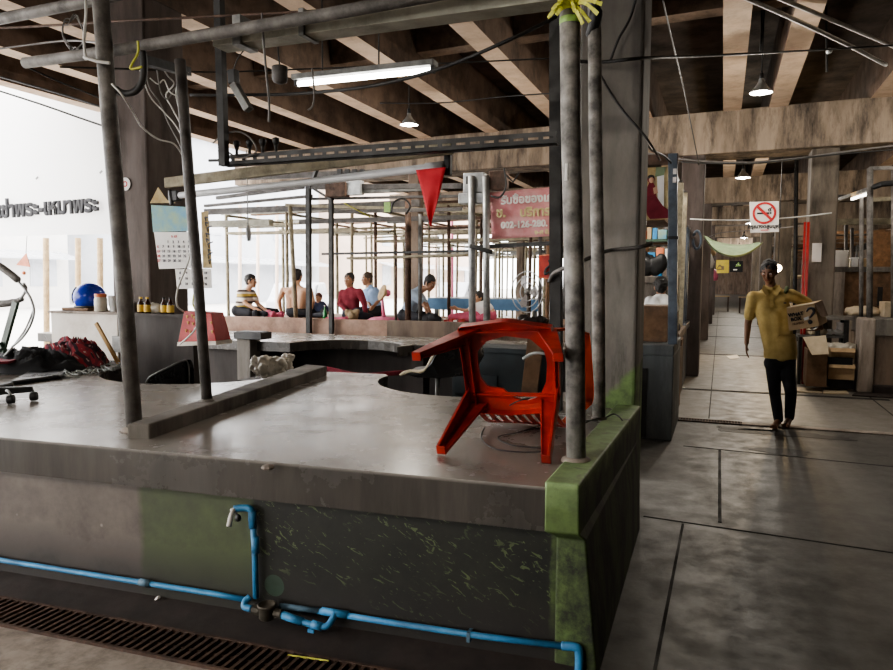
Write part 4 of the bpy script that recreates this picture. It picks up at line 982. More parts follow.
    obj('trousers', m, mats[2], t, remesh=vox)
    m = MB(); m.ball(head+hu*.040*s-hf*.018*s, (.084*s,.098*s,.092*s), 18, 12, HR); m.ball(head-hf*.045*s+hu*.005*s, (.074*s,.062*s,.088*s), 14, 10, HR)
    for q in (-1,1): m.caps(head+hr*q*.074*s+hu*.02*s+hf*.005*s, .014*s, head+hr*q*.076*s-hu*.02*s+hf*.012*s, .008*s, 8)
    o = obj('hair', m, mats[3], t, remesh=vox*.8)
    from mathutils import noise as NZ
    for v in o.data.vertices: v.co += v.normal*(NZ.fractal((v.co+V(t.location))*34, .9, 2., 3)*.010*s)
    m = MB()
    for q in (-1,1): m.caps(head+hr*q*.020*s+hu*.027*s+hf*.0925*s, .0045*s, head+hr*q*.050*s+hu*.028*s+hf*.078*s, .0035*s, 6)
    obj('eyebrows', m, mats[3], t, smooth=True)
    for q in (-1,1):
        m = MB(); m.ball(head+hr*q*.033*s+hu*.004*s+hf*.079*s, (.0135*s,.010*s,.0075*s), 10, 8, HR); m.mi = 1
        m.ball(head+hr*q*.033*s+hu*.002*s+hf*.0865*s, .0052*s, 8, 6); obj('eye', m, ['eye_white','ink'], t, smooth=True)
    obj('mouth', MB().caps(head-hr*.020*s-hu*.066*s+hf*.0875*s, .0032*s, head+hr*.020*s-hu*.066*s+hf*.0875*s, .0032*s, 6), 'maroon_cloth', t, smooth=True)
    if extra: extra(t, J)
    return t
DECK = .88
def sitter(name, label, Y, hip, neck, head, shL, shR, elL, wrL, elR, wrR, mats, face, kneeL=None, kneeR=None, **kw):
    """someone sitting or kneeling on the platform: joints given as (x, y[, dY]) photo pixels"""
    P = lambda p: aty(p[0], p[1], Y + (p[2] if len(p) > 2 else 0))
    f = V(face).normalized(); J = dict(hip=P(hip), neck=P(neck), head=P(head), shL=P(shL), shR=P(shR), elL=P(elL), elR=P(elR), wrL=P(wrL), wrR=P(wrR))
    J['hip'].z = DECK+.11
    w = (J['shR']-J['shL']); w.z = 0; w = w.normalized()
    J['hipL'] = J['hip']-w*.085; J['hipR'] = J['hip']+w*.085
    for S_, kn, q in (('L',kneeL,-1),('R',kneeR,1)):
        k = P(kn) if kn else J['hip'+S_]+f*.38+w*q*.16; k.z = max(k.z, DECK+.075) if kn else DECK+.08
        J['kn'+S_] = k; a = J['hip']+f*.22-w*q*.02 if not kn else k-f*.30-w*q*.05; a.z = DECK+.055; J['an'+S_] = a
        ft = a - w*q*.10 + f*.02; ft.z = DECK+.045; J['ft'+S_] = ft
    return person(name, label, J, mats, face, loc=V((J['hip'].x, J['hip'].y, DECK)), **kw)

sitter('person', 'person in a yellow and black striped top sitting sideways on the platform, at left', 10.6, (242,309), (247,291), (251,281), (240,293,-.1), (252,293,.1), (246,304,-.15), (262,312,-.1), (258,304,.1), (268,312,.05),
       ('skin_light','striped_cloth','denim_dark','hair_black'), (.9,.25,0), sleeve=.6)
sitter('person', 'shirtless person in black shorts seen from behind, sitting on the platform', 10.7, (296,309), (297,287), (297.5,276), (283,290), (310,290), (279,301), (281,311,.1), (313,301), (311,311,.12),
       ('skin_light','skin_light','denim_dark','hair_black'), (-.1,1,0), shirt=False)
sitter('person', 'small red-haired child in a navy top sitting by the green bottle', 10.9, (320,314), (319,305), (318.5,298), (313,307), (325,307), (311,313), (318,317,-.15), (328,313), (322,317,-.15),
       ('skin_light','navy_cloth','denim_dark','hair_red'), (.1,-1,0), s=.72, sleeve=.6)
sitter('person', 'person in a maroon long-sleeved shirt leaning on one hand on the platform', 10.8, (352,310), (350,290), (349,280), (359.5,292,-.03), (342.5,293,0), (364,303,-.05), (366,314,-.1), (340.5,304,-.05), (347,312,-.2),
       ('skin_mid','maroon_cloth','denim','hair_black'), (-.25,-1,0), hface=(-.05,-1,.05), sleeve=1., slim=.85, kneeL=(361,316,-.35), kneeR=(346,316,-.3))
sitter('person', 'person in a sky-blue shirt sitting behind the one in maroon, looking left', 11.7, (375,308), (370,288), (367,279), (376,291,0), (366,292,.1), (379,300), (374,306,-.2), (366,300), (370,306,-.2),
       ('skin_mid','skyblue_cloth','denim_dark','hair_brown'), (-.6,-.7,0), sleeve=.7)
sitter('person', 'person in a pale blue shirt bending forward beside the black bag on the platform', 10.5, (406,311), (420,290), (430,283), (412,294,-.12), (418,292,.15), (424,304,-.15), (428,314,-.2), (426,304,.15), (431,314,.1),
       ('skin_mid','paleblue_cloth','denim_dark','hair_black'), (.9,-.1,0), hface=(.85,-.2,-.45), sleeve=.8)
sitter('person', 'person in a white top with black hair lying back behind the silver posts', 10.9, (486,313), (481,305), (478,298), (475,307), (488,306), (467,311), (458,309), (493,311), (488,316,-.15),
       ('skin_light','white_cloth','pink_cloth','hair_black'), (-.5,-.7,0), s=.9, sleeve=.5)

# ------------------------------------------------------------------ second counter, platform, furniture in the middle
c2 = thing('market_counter', 'low concrete counter with a curved notch, between the tipped chair and the sitting people', 'counter', (-4.5, 8.4, 0))
pl = [(-9.2,7.55),(-5.02,7.66)] + [(-4.3+.72*math.cos(math.radians(a_)), 7.72+.66*math.sin(math.radians(a_))) for a_ in range(180,-1,-10)] + [(-3.5,8.02),(-1.25,8.25),(-1.25,9.15),(-9.2,9.0)]
obj('worktop', MB().prism(pl, .635, .76), 'worktop_concrete', c2, bevel=.006)
obj('base_wall', MB().box(-9.2, -5.75, 7.75, 7.85, 0, .64), 'dark_partition', c2); obj('base_wall', MB().box(-9.2, -1.3, 8.7, 8.8, 0, .64), 'dark_partition', c2)
obj('pier', MB().box(-5.70, -5.50, 7.50, 7.72, 0, .80), 'old_concrete', c2, bevel=.006)
obj('pier', MB().box(-3.52, -3.36, 8.0, 8.2, 0, .64), 'dark_partition', c2)
q0, q1 = aty(241,333,7.6), aty(268,325,7.6)
solo('black_case', MB().box(q0.x, q1.x, 7.45, 7.68, .80, .80+.085).box(q0.x+.02, q1.x-.03, 7.47, 7.66, .885, .893), 'black_plastic', 'small black case lying on the pier of the curved low counter', 'case', bevel=.006)
m = MB().grid(lambda u, v: V((-4.9+1.5*u, 8.05-.25*math.sin(u*PI), .37+.06*v+.02*math.sin(u*9))), 20, 4)
solo('red_sheet', m, 'maroon_cloth', 'dark red cloth strip hung inside the notch of the low curved counter', 'cloth', smooth=True, solid=.01)
qb = aty(272, 366, 6.4)
solo('crate', MB().box(qb.x-.3, qb.x+.25, 6.2, 6.6, 0, qb.z-.14), 'dark_partition', 'dark crate standing behind the ridge and carrying the clear plastic bag', 'crate', bevel=.01)
pt = thing('platform', 'long raised wooden platform with a pinkish front board where people sit', 'platform', (-6, 10.8, 0))
obj('front_board', MB().box(-7.9, -4.55, 9.46, 9.54, .62, .955), 'wood_pink', pt, bevel=.004)
obj('front_board', MB().box(-4.55, -1.6, 9.46, 9.54, .62, .96), 'brown_concrete', pt, bevel=.004, label='paler flaking front section')
obj('deck', MB().box(-7.9, -1.6, 9.54, 12.4, .80, DECK), 'wood_pink', pt)
for x_ in (-7.8, -5.1, -2.0):
    obj('leg', MB().box(x_, x_+.12, 9.7, 9.82, 0, .80), 'rust_steel', pt); obj('leg', MB().box(x_, x_+.12, 12.2, 12.32, 0, .80), 'rust_steel', pt)
# things around the well behind the red chair
tq0, tq1 = aty(452,392,6.5), aty(550,350,6.5)
tc = thing('metal_cabinet', 'dark teal metal cabinet behind the worktop, seen through the burst chair seat', 'cabinet', ((tq0.x+tq1.x)/2, 6.7, 0))
obj('body', MB().box(tq0.x, tq1.x, 6.5, 6.9, 0, tq1.z-.05), 'teal_dark', tc, bevel=.006); obj('top', MB().box(tq0.x-.02, tq1.x+.02, 6.47, 6.92, tq1.z-.05, tq1.z), 'teal_dark', tc, bevel=.004)
for zz_ in (.3,.55): obj('drawer', MB().box(tq0.x+.03, (tq0.x+tq1.x)/2-.02, 6.485, 6.51, zz_-.1, zz_+.1), 'teal_dark', tc, bevel=.004)
q0, q1 = aty(523,392,6.2), aty(536,338,6.4); q0.z = .02
solo('wooden_board', MB().bar(q0+(q1-q0)*-.0, q1, .15, .025, V((0,1,0))), 'wood_brown', 'reddish brown wooden board leaning on the teal cabinet behind the red chair', 'board', bevel=.003)
st = thing('swivel_stool', 'black swivel seat with torn cover showing pale foam in the right round cut-out', 'stool', (aty(432,380,5.55).x, 5.6, 0))
sx = st.location.x; P5 = lambda x, y, d=0: aty(x, y, 5.55+d)
m = MB(); sh = [P5(402,374), P5(420,372), P5(430,362), P5(437,350), P5(450,338,.1), P5(470,334,.2), P5(474,362,.2), P5(466,376,.1), P5(440,379), P5(415,378)]
m.slab(sh, V((.0,.30,.03))); obj('seat', m, 'black_vinyl', st, bevel=.02)
obj('torn_edge', MB().tube(curve([P5(400,375,-.03), P5(410,371,-.03), P5(423,371,-.03), P5(430,361,-.03), P5(438,347,-.03)], 4), [.010,.013,.016,.014,.012,.012,.014,.016,.014,.010,.008,.010,.012,.012,.010,.008,.008], 8), 'foam', st, smooth=True, label='torn edge with pale foam')
obj('post', MB().tube([V((sx,5.68,0.05)), V((sx,5.68,P5(432,372).z))], .022, 10), 'steel_grey', st, smooth=True); obj('base', MB().lathe([(.2,0),(.19,.03),(.04,.06)], (sx,5.68,0), 18, cap=True), 'steel_black', st, smooth=True)
solo('rope_end', MB().tube(curve([aty(523,359,4.2), aty(531,354,4.2), aty(538,353,4.2), aty(546,354,4.21), aty(553,356,4.25)], 5), .010, 6), 'rope_grey', 'short frayed grey rope end tied to the black post behind the chair seat', 'rope', smooth=True)

# silver posts with switch boxes and the pink banner
YS = 9.3
for x_, lab in ((473,'left of the pair of silver posts with electrical boxes behind the red chair'), (487.5,'right of the pair of silver posts, at the edge of the pink banner')):
    a_, b_ = aty(x_, 326, YS), aty(x_-1.5, 176, YS); a_.z = .76 if False else .0
    solo('post', MB().tube([V((a_.x,YS-.02,.762)), b_], .047, 12), 'steel_silver', lab, 'post', smooth=True)
eb = thing('switch_box', 'pale grey electrical switch box with a lever fixed beside the silver posts', 'box', aty(473,192,YS-.1))
P9 = lambda x, y, d=0: aty(x, y, YS-.1+d)
def pxbox(m, x0, y0, x1, y1, Y, dep): a, b = aty(x0,y1,Y), aty(x1,y0,Y); return m.box(a.x, b.x, Y, Y+dep, a.z, b.z)
obj('body', pxbox(MB(), 463,172,484,193, YS+.05, .12), 'steel_silver', eb, bevel=.01); obj('cover', pxbox(MB(), 458,192,485,204, YS+.03, .14), 'steel_silver', eb, bevel=.015); obj('lever', pxbox(MB(), 466,176,472,184, YS+.02, .04), 'steel_black', eb)
mb_ = thing('meter_box', 'brown glass-fronted meter box with black cable above the pink banner', 'box', aty(495,188,YS))
obj('body', pxbox(MB(), 488,170,506,190, YS, .16), 'rust_steel', mb_, bevel=.02); obj('cable', MB().tube(curve([aty(504,168,YS-.05), aty(506,186,YS-.06), aty(500,197,YS-.06), aty(491,196,YS-.04)], 5), .014, 6), 'cable_black', mb_, smooth=True)
obj('bracket', MB().tube([aty(505,174,YS-.02), aty(513,182,YS-.02), aty(519,173,YS-.02)], .014, 6), 'steel_black', mb_)
bn = thing('banner', 'pale pink shop banner with pale lettering and a phone number behind the black post', 'banner', aty(522,238,YS+.1))
q = [aty(491,239,YS+.1), aty(556,236,YS+.1), aty(556,186,YS+.1), aty(490,193,YS+.1)]
obj('cloth', MB().grid(lambda u, v: q[0].lerp(q[1],u).lerp(q[3].lerp(q[2],u),v)+V((0,.03*math.sin(u*5+v*4)+.02*math.sin((u+v)*11),0)), 20, 14), 'banner_pink', bn, smooth=True, solid=.004)
bx = (q[1]-q[0]); by = V((0,0,1)); hh = (q[3]-q[0]).length
text('lettering', 'รับซื้อของเก่า', hh*.24, 'ink_white', bn, aty(529,199,YS+.0), bx, by, .006, .002)
text('lettering', 'ช.', hh*.28, 'ink_gold', bn, aty(501,213,YS+.0), bx, by, .008, .002)
text('lettering', 'บริการ', hh*.26, 'ink_gold', bn, aty(535,212,YS+.0), bx, by, .008, .002)
text('phone_number', '002-126-280.', hh*.19, 'ink_white', bn, aty(524,224.5,YS+.0), bx, by, .006, .002)
text('small_print', 'จ-ศ 8.00', hh*.13, 'ink_gold', bn, aty(545,232,YS+.0), bx, by, .004, .002)

# ------------------------------------------------------------------ stall frames: posts, rails, shelves, fittings
def frame(label, x0, x1, y0, y1, z, mats=('pole_dark','pole_dark'), base=0, r=.03, nx=2, shelf=None, tube=None, name='stall_frame', group=None, mesh_rail=False):
    t = thing(name, label, 'stall frame', ((x0+x1)/2, (y0+y1)/2, base), group); rn = random.Random(int(abs(x0*37+y0*91)))
    for i in range(nx):
        x = x0+(x1-x0)*i/(nx-1)
        for y in (y0, y1): obj('post', MB().tube([(x,y,base), (x+rn.uniform(-.03,.03), y, z)], r, 8), mats[0], t, smooth=True)
    for y in (y0, y1): obj('rail', MB().bar((x0-.15,y,z), (x1+.15,y,z), .05, .06), mats[1], t); obj('rail', MB().bar((x0-.1,y,z-.22-.1*rn.random()), (x1+.1,y,z-.22-.1*rn.random()), .04, .05), mats[0], t)
    obj('plank', MB().bar((x0-.1,(y0+y1)/2,z+.06), (x1+.3,(y0+y1)/2-.3,z+.08), .16, .04), 'wood_brown', t); obj('bundle', MB().tube([(x0+.3,y0+.4,z+.07),(x1-.5,y0+.5,z+.1)], .05, 8), 'rust_steel', t)
    for i in range(nx): x = x0+(x1-x0)*i/(nx-1); obj('rail', MB().bar((x,y0,z-.05), (x,y1,z-.05), .045, .05), mats[1], t)
    if shelf:
        z_, mt = shelf; obj('shelf', MB().box(x0, x1, y0-.03, y0+.3, z_, z_+.05), mt, t); obj('shelf', MB().box(x0, x1, y1-.3, y1, z_+.12, z_+.16), mt, t)
    if tube: obj('lamp_housing', MB().bar((x0+.2,y0+.15,z-.28), (x0+1.5,y0+.15,z-.28), .09, .07), tube, t); obj('lamp_housing', MB().bar((x1-1.3,y1-.15,z-.33), (x1-.1,y1-.15,z-.33), .09, .07), tube, t)
    return t
# the stall just behind the sitting people, measured from the photo
pz = lambda x, y, Y: aty(x, y, Y)
t = thing('stall_frame', 'dark steel stall frame with hanging fittings standing along the pinkish platform edge', 'stall frame', (-5.5, 9.3, .76))
for x_, y_, r_ in ((309,184,.038), (331.5,184,.034)):
    a_ = aty(x_, 333, 9.38); b_ = aty(x_-.5, y_, 9.38); obj('post', MB().bar(V((a_.x,9.38,.74)), b_, r_*1.8, r_*1.8, V((0,1,0))), 'steel_black', t)
for (xa,ya,xb,yb,Y_,w_) in ((217,198,304,187,9.4,.05),(205,206,312,196,9.6,.04),(310,187,462,186,9.38,.07),(312,199,462,196,9.5,.035),(205,212,420,203,10.4,.10),(230,178,440,170,10.6,.09),(300,222,470,217,10.9,.07),(332,212,462,209,9.8,.05)):
    obj('rail', MB().bar(aty(xa,ya,Y_), aty(xb,yb,Y_), .06, w_), 'pole_dark', t)
obj('strut', MB().bar(aty(319,163,9.3), aty(309,190,9.38), .05, .05).bar(aty(309,186,9.38), aty(332,200,9.3), .03, .03), 'steel_black', t)
obj('junction_box', pxbox(MB(), 325,182,345,197, 9.25, .15), 'rust_steel', t, bevel=.008)
obj('lamp_housing', pxbox(MB(), 346,180,360,195, 9.3, .12), 'steel_silver', t); obj('lamp_housing', pxbox(MB(), 360,184,440,193, 9.45, .12), 'steel_grey', t)
obj('lamp_housing', pxbox(MB(), 205,219,269,227, 9.9, .12), 'box_beam', t, label='pale housing at the left end')
obj('sign', pxbox(MB(), 384,202,390,212, 9.42, .02), 'tape_green', t); obj('bracket', MB().tube(curve([aty(391,213,9.4), aty(394,202,9.4), aty(404,199,9.4), aty(410,206,9.4), aty(406,214,9.4)], 4), .014, 6), 'steel_black', t, smooth=True)
for k in range(4): obj('clip', pxbox(MB(), 337+k*7.5,169,341+k*7.5,174, 9.35, .05), 'black_plastic', t)
obj('clip_rail', MB().bar(aty(334,175,9.37), aty(366,172,9.37), .03, .02), 'steel_black', t)
wire([aty(344,203,9.3), aty(370,217,9.6)], .010, 'string_yellow', 'yellow string slanting under the junction box of the dark stall frame', name='string', cat='string')
t = thing('stall_frame', 'lighter stall frame with a perforated shelf rail above the bending person in pale blue', 'stall frame', (-4.2, 10.3, .93))
for x_, yb, yt, mt, r_ in ((294,317,205,'wood_bar',.036),(408,318,198,'rust_steel',.05),(420,318,214,'steel_grey',.03),(396,312,235,'rust_steel',.022)):
    Y_ = 10.2 if x_ < 400 else 10.0
    b_ = aty(x_-(4 if x_ == 294 else 0), yt, Y_); a_ = aty(x_+2 if x_ == 294 else x_, yb, Y_); a_.z = DECK; obj('post', MB().tube([a_, b_], r_, 8), mt, t, smooth=True)
obj('shelf_rail', MB().bar(aty(322,254,10.1), aty(470,251,9.75), .03, .035), 'steel_black', t); obj('shelf', MB().bar(aty(352,258.5,10.0), aty(470,255,9.7), .28, .035), 'wood_bar', t)
obj('shelf_rail', MB().bar(aty(478,247,9.5), aty(556,243,9.3), .05, .05), 'steel_black', t); obj('rail', MB().bar(aty(286,205,10.2), aty(470,211,10.0), .05, .045), 'wood_bar', t)
wire(curve([aty(470,246,9.2), aty(480,249,9.18), aty(492,252,9.18)], 4), .03, 'steel_black', 'thick black strap lashed across the two silver posts', name='strap', cat='strap')
solo('pendant_switch', MB().tube([aty(248,226,6.4), aty(248.3,229,6.4), aty(248.7,236,6.4), aty(249,241,6.4)], [.01,.026,.026,.018], 10).tube([aty(246.5,150,6.4), aty(247.5,200,6.4), aty(248,228,6.4)], .006, 6), 'pvc_grey', 'pale bulb holder hanging on a thin wire before the striped top', 'bulb holder', smooth=True)
# generic frames deeper in
frame('weathered stall frame in the second row behind the platform, over at far left', -10.0, -7.0, 12.9, 15.0, 2.95, ('wood_bar','box_beam'), 0, .035, 3, (2.5,'wood_bar'), 'box_beam')
frame('weathered stall frame in the second row behind the platform, behind the person in maroon', -6.6, -3.4, 13.2, 15.2, 3.0, ('rust_steel','wood_bar'), 0, .035, 3, (2.3,'wood_bar'), 'steel_grey')
frame('weathered stall frame in the second row behind the platform, behind the silver posts', -3.1, -1.95, 12.9, 15.0, 2.85, ('pole_dark','steel_grey'), 0, .035, 2, (2.05,'steel_black'), 'box_beam')
for k, (x0, x1) in enumerate(((-10.1,-7.6),(-7.2,-4.6),(-4.2,-2.0))):
    frame('pale thin stall frame far back among its like, the third row under the roof', x0, x1, 17.5, 19.6, 3.1, ('wood_bar','wood_pink'), 0, .035, 3, (2.75,'wood_bar'), 'box_beam', group='stall frames of the third row')
    frame('pale thin stall frame at the very back on the left side, the fourth row', x0, x1, 23.5, 25.6, 2.8, ('wood_bar','box_beam'), 0, .035, 3, (2.4,'steel_grey'), 'steel_grey', group='stall frames of the fourth row')
    frame('pale thin stall frame in the farthest row toward the bright street', x0, x1, 30.5, 32.6, 2.9, ('wood_bar','wood_bar'), 0, .04, 3, (2.5,'wood_bar'), None, group='stall frames of the farthest row')

# ------------------------------------------------------------------ small things on the platform and behind it
b = aty(325, 315, 10.2); b.z = DECK
t = thing('glass_bottle', 'green glass bottle standing on the platform before the red-haired child', 'bottle', b)
obj('glass', MB().lathe([(0,0),(.035,0),(.037,.01),(.037,.13),(.015,.19),(.014,.235),(0,.236)], b, 14), 'green_glass', t, smooth=True); obj('cap', MB().lathe([(.016,.232),(.016,.25),(0,.25)], b, 10), 'steel_silver', t)
b = aty(384, 318, 10.6); b.z = DECK
t = thing('desk_fan', 'pink electric fan with a round dish base on the platform beside the sky-blue shirt', 'fan', b)
obj('base', MB().lathe([(0,0),(.26,0),(.27,.02),(.22,.05),(.05,.07)], b, 20), 'pink_plastic', t, smooth=True); obj('stem', MB().tube([b+V((0,0,.05)), aty(382,296,10.6)], [.035,.022], 10), 'pink_plastic', t, smooth=True)
h = aty(383,293,10.55); obj('head', MB().lathe([(.02,-.07),(.06,-.04),(.13,0),(.14,.015),(.13,.03),(.03,.05)], h, 18, axis=(-.6,-.6,.3), cap=True), 'wood_pale', t, smooth=True); obj('motor', MB().ball(h+V((.05,.06,0)), .06, 10, 8), 'pink_plastic', t, smooth=True)
def lump(name, label, cat, c, size, mat, seed, vox=.02, amp=.03):
    m = MB(); rn = random.Random(seed)
    for k in range(9): m.ball(V(c)+V((rn.uniform(-.5,.5)*size[0], rn.uniform(-.5,.5)*size[1], size[2]*(.35+rn.uniform(-.1,.2)))), (size[0]*.33, size[1]*.33, size[2]*.36), 10, 8)
    o = solo(name, m, mat, label, cat); bake(o, vox, 2)
    from mathutils import noise as NZ
    for v in o.data.vertices:
        v.co += v.normal*(NZ.fractal(v.co*9+V((seed,0,0)), .9, 2, 3)*amp)
        if v.co.z + o.location.z < c[2]+.003: v.co.z = c[2]+.003-o.location.z
    return o
lump('plastic_bag', 'crumpled clear plastic bag behind the worktop ridge by the pier', 'bag', (qb.x, 6.4, qb.z-.14), (.26,.2,.30), 'jar_plastic', 23, .014, .05)
def dk(x, y=318, Y=10.2): v = aty(x, y, Y); v.z = DECK; return v
lump('black_bag', 'black bag on the platform under the bending person in pale blue', 'bag', dk(432,318,10.0), (.26,.2,.22), 'black_cloth', 1)
lump('pink_bag', 'pink plastic bag on the platform between the striped top and the bare back', 'bag', dk(272,316,10.3), (.22,.18,.16), 'pink_cloth', 2)
lump('dark_handbag', 'dark handbag in the lap of the person in the striped top', 'bag', dk(261,318,10.2), (.20,.16,.17), 'denim_dark', 3)
lump('pink_cloth', 'pink cloth spread on the platform at the hand of the maroon shirt', 'cloth', dk(338,318,10.3), (.34,.2,.08), 'pink_cloth', 4)
lump('khaki_bag', 'khaki shoulder bag on the lap of the person in maroon', 'bag', dk(352,316,10.35), (.16,.10,.22), 'khaki_cloth', 5)
lump('black_bag', 'black bag with grey handles on the platform against the black post', 'bag', dk(533,322,9.75), (.34,.25,.22), 'black_vinyl', 6)
t = thing('parcel_tray', 'shallow tray of small red and white packets beside the black bag', 'tray', dk(452,318,10.0))
q = dk(452,318,10.0); obj('tray', MB().box(q.x-.28,q.x+.22,q.y-.12,q.y+.12,DECK,DECK+.03), 'wood_pale', t, bevel=.004)
for k in range(6): obj('packet', MB().box(q.x-.25+k*.075,q.x-.19+k*.075,q.y-.08,q.y+.05,DECK+.03,DECK+.08+.02*(k%2)), ('red_paint','paper','red_paint')[k%3], t, bevel=.003)
t = thing('standing_fan', 'grey standing fan with a wire cage behind the platform, left of the red sign', 'fan', V((aty(527,296,11.6).x, 11.6, DECK)))
h = aty(527,292,11.6)
for rr in (.34,.25,.15): obj('cage_ring', MB().tube([h+V((.10*math.cos(a_)*rr/.34,-.2*math.cos(a_)*rr*1.2,0))+V((rr*.55*math.cos(a_), 0, rr*math.sin(a_))) for a_ in [2*PI*k/24 for k in range(25)]], .010, 6), 'steel_silver', t, smooth=True)
for k in range(3):
    a_ = 2*PI*k/3; obj('blade', MB().slab([h, h+V((.17*math.cos(a_-.35),0,.28*math.sin(a_-.35))), h+V((.19*math.cos(a_),.02,.3*math.sin(a_))), h+V((.15*math.cos(a_+.45),.05,.24*math.sin(a_+.45)))], V((0,.008,0))), 'pvc_grey', t)
obj('pole', MB().tube([V((h.x,11.65,DECK)), h+V((0,.06,0))], .02, 8), 'steel_grey', t); obj('motor', MB().ball(h+V((0,.07,0)), (.07,.1,.07), 10, 8), 'steel_grey', t, smooth=True); obj('base', MB().lathe([(.16,0),(.15,.03),(.03,.05)], V((h.x,11.65,DECK)), 16, cap=True), 'steel_grey', t)
t = thing('trestle_table', 'long table with a blue edge band beyond the platform, behind the silver posts', 'table', aty(485,305,13.4))
a_, b_ = aty(428,309,13.4), aty(540,302,13.4); t.location.z = 0
obj('top', MB().box(a_.x, b_.x, 13.4, 14.3, b_.z, b_.z+.05), 'steel_silver', t); obj('band', MB().box(a_.x, b_.x, 13.37, 13.4, a_.z, b_.z+.04), 'tarp_blue', t, label='blue edge band')
for x_ in (a_.x+.1, b_.x-.15): obj('leg', MB().box(x_, x_+.06, 13.5, 13.56, 0, b_.z), 'steel_grey', t)
rs = thing('red_sign', 'small red sign with a dark emblem in a pale frame beside the black post', 'sign', aty(545,278,10.2))
q = [aty(539,278,10.2), aty(553,280,10.2), aty(553,254,10.2), aty(539,255,10.2)]
obj('board', MB().slab(q, V((0,.02,0))), 'orange_lid', rs); obj('face', MB().slab([p.lerp((q[0]+q[2])/2, .1)-V((0,.004,0)) for p in q], V((0,.004,0))), 'red_plastic', rs)
obj('emblem', MB().tube(curve([aty(549,260,10.17), aty(550,265,10.17), aty(546,269,10.17), aty(545,274,10.17), aty(549,272,10.17)], 4), .018, 6), 'ink', rs)
obj('post', MB().tube([V((aty(548,270,10.25).x,10.25,0)), aty(548,240,10.25)], .03, 8), 'wood_brown', rs)
# ------------------------------------------------------------------ aisle, left side
def stallbox(name, label, x0, x1, y0, y1, z, mat, top, group=None, th=.10, over=.03, panel=None):
    t = thing(name, label, 'counter', ((x0+x1)/2, (y0+y1)/2, 0), group)
    obj('base', MB().box(x0, x1, y0, y1, 0, z-th), mat, t, bevel=.01); obj('worktop', MB().box(x0-over, x1+over, y0-over, y1+over, z-th, z), top, t, bevel=.012)
    return t
LC = stallbox('market_counter', 'blue-grey painted counter at the left of the aisle, nearest beyond the column', -1.2, -.42, 7.22, 8.42, .93, 'blue_grey_paint', 'blue_grey_paint', over=.0)
obj('recess_shade_panel', MB().box(-.98, -.66, 7.205, 7.23, .02, .70), 'dark_void', LC, label='dark panel on the front standing for a shaded opening')  # raised dark panel, the shade of an opening is only its colour
q0, q1 = aty(640,338,7.6), aty(668,306,7.6)
solo('wooden_crate', MB().box(q0.x, q1.x, 7.6, 8.1, .93, q1.z), 'wood_brown', 'brown wooden box on the blue-grey counter beside the column', 'crate', bevel=.006)
a_ = aty(673, 337, 7.4); b_ = aty(673, 154, 7.4)
pf = thing('stall_frame', 'blue-grey square stall post with a header bar, standing on the blue-grey aisle counter', 'stall frame', V((a_.x, 7.4, .93)))
obj('post', MB().bar(V((a_.x,7.4,.93)), b_, .085, .085, V((0,1,0))), 'steel_blue', pf, bevel=.004); obj('header', MB().bar(b_+V((.05,0,-.05)), V((-1.6,7.4,b_.z-.05)), .07, .10), 'rust_steel', pf)
obj('strap', MB().obox(aty(673,238,7.4), (.10,.10,.03)), 'steel_black', pf)
for dz in (.08,.16): obj('lamp_stub', MB().obox(aty(675,163,7.34)-V((.0,0,dz)), (.03,.03,.05)), 'ink_white', pf)
po = thing('poster', 'old poster of a woman in dark red under the header bar by the column', 'poster', aty(657,222,7.5))
q = [aty(642,221,7.5), aty(671,219,7.5), aty(671,166,7.5), aty(642,168,7.5)]
obj('sheet', MB().slab(q, V((0,.006,0))), 'paper_tan', po)
def pq(x, y, d=0): return aty(x, y, 7.49-d)
obj('figure', MB().slab([pq(647,215), pq(645,200), pq(646,190), pq(649,183), pq(653,182), pq(656,188), pq(656,196), pq(663,206), pq(669,210), pq(669,218), pq(650,219)], V((0,.004,0))).ball(pq(651,179), (.035,.004,.04), 10, 8), 'maroon_cloth', po)
obj('figure_skin', MB().ball(pq(651.5,180,.005), (.024,.004,.03), 10, 8).slab([pq(653,188,.004), pq(657,186,.004), pq(658,193,.004), pq(654,194,.004)], V((0,.003,0))), 'skin_light', po); obj('figure_hair', MB().ball(pq(651,177,.003), (.032,.004,.022), 10, 8), 'hair_black', po)
obj('panel', MB().slab([pq(658,216,-.002), pq(664,216,-.002), pq(664,174,-.002), pq(657,175,-.002)], V((0,.004,0))), 'paper', po); obj('corner', MB().slab([pq(656,167,.002), pq(666,167,.002), pq(664,175,.002), pq(655,177,.002)], V((0,.003,0))), 'tarp_green', po)
sg = thing('no_smoking_sign', 'white sign with a red ring, half hidden behind the big column edge', 'sign', aty(643,225,7.1))
q = [aty(628,225,7.1), aty(646.5,225,7.1), aty(646.5,193,7.1), aty(628,194,7.1)]
obj('board', MB().slab(q, V((0,.008,0))), 'ink_white', sg); c_ = aty(638,209,7.09); rr = (aty(646,209,7.1)-aty(638,209,7.1)).length*.85
obj('ring', MB().lathe([(rr*.78,0),(rr,0),(rr,.004),(rr*.78,.004),(rr*.78,0)], c_, 28, axis=(0,-1,0)), 'ink_red', sg); obj('bar', MB().bar(c_+V((-rr*.6,-.003,rr*.6)), c_+V((rr*.6,-.003,-rr*.6)), .02, .004, V((0,1,0))), 'ink_red', sg)
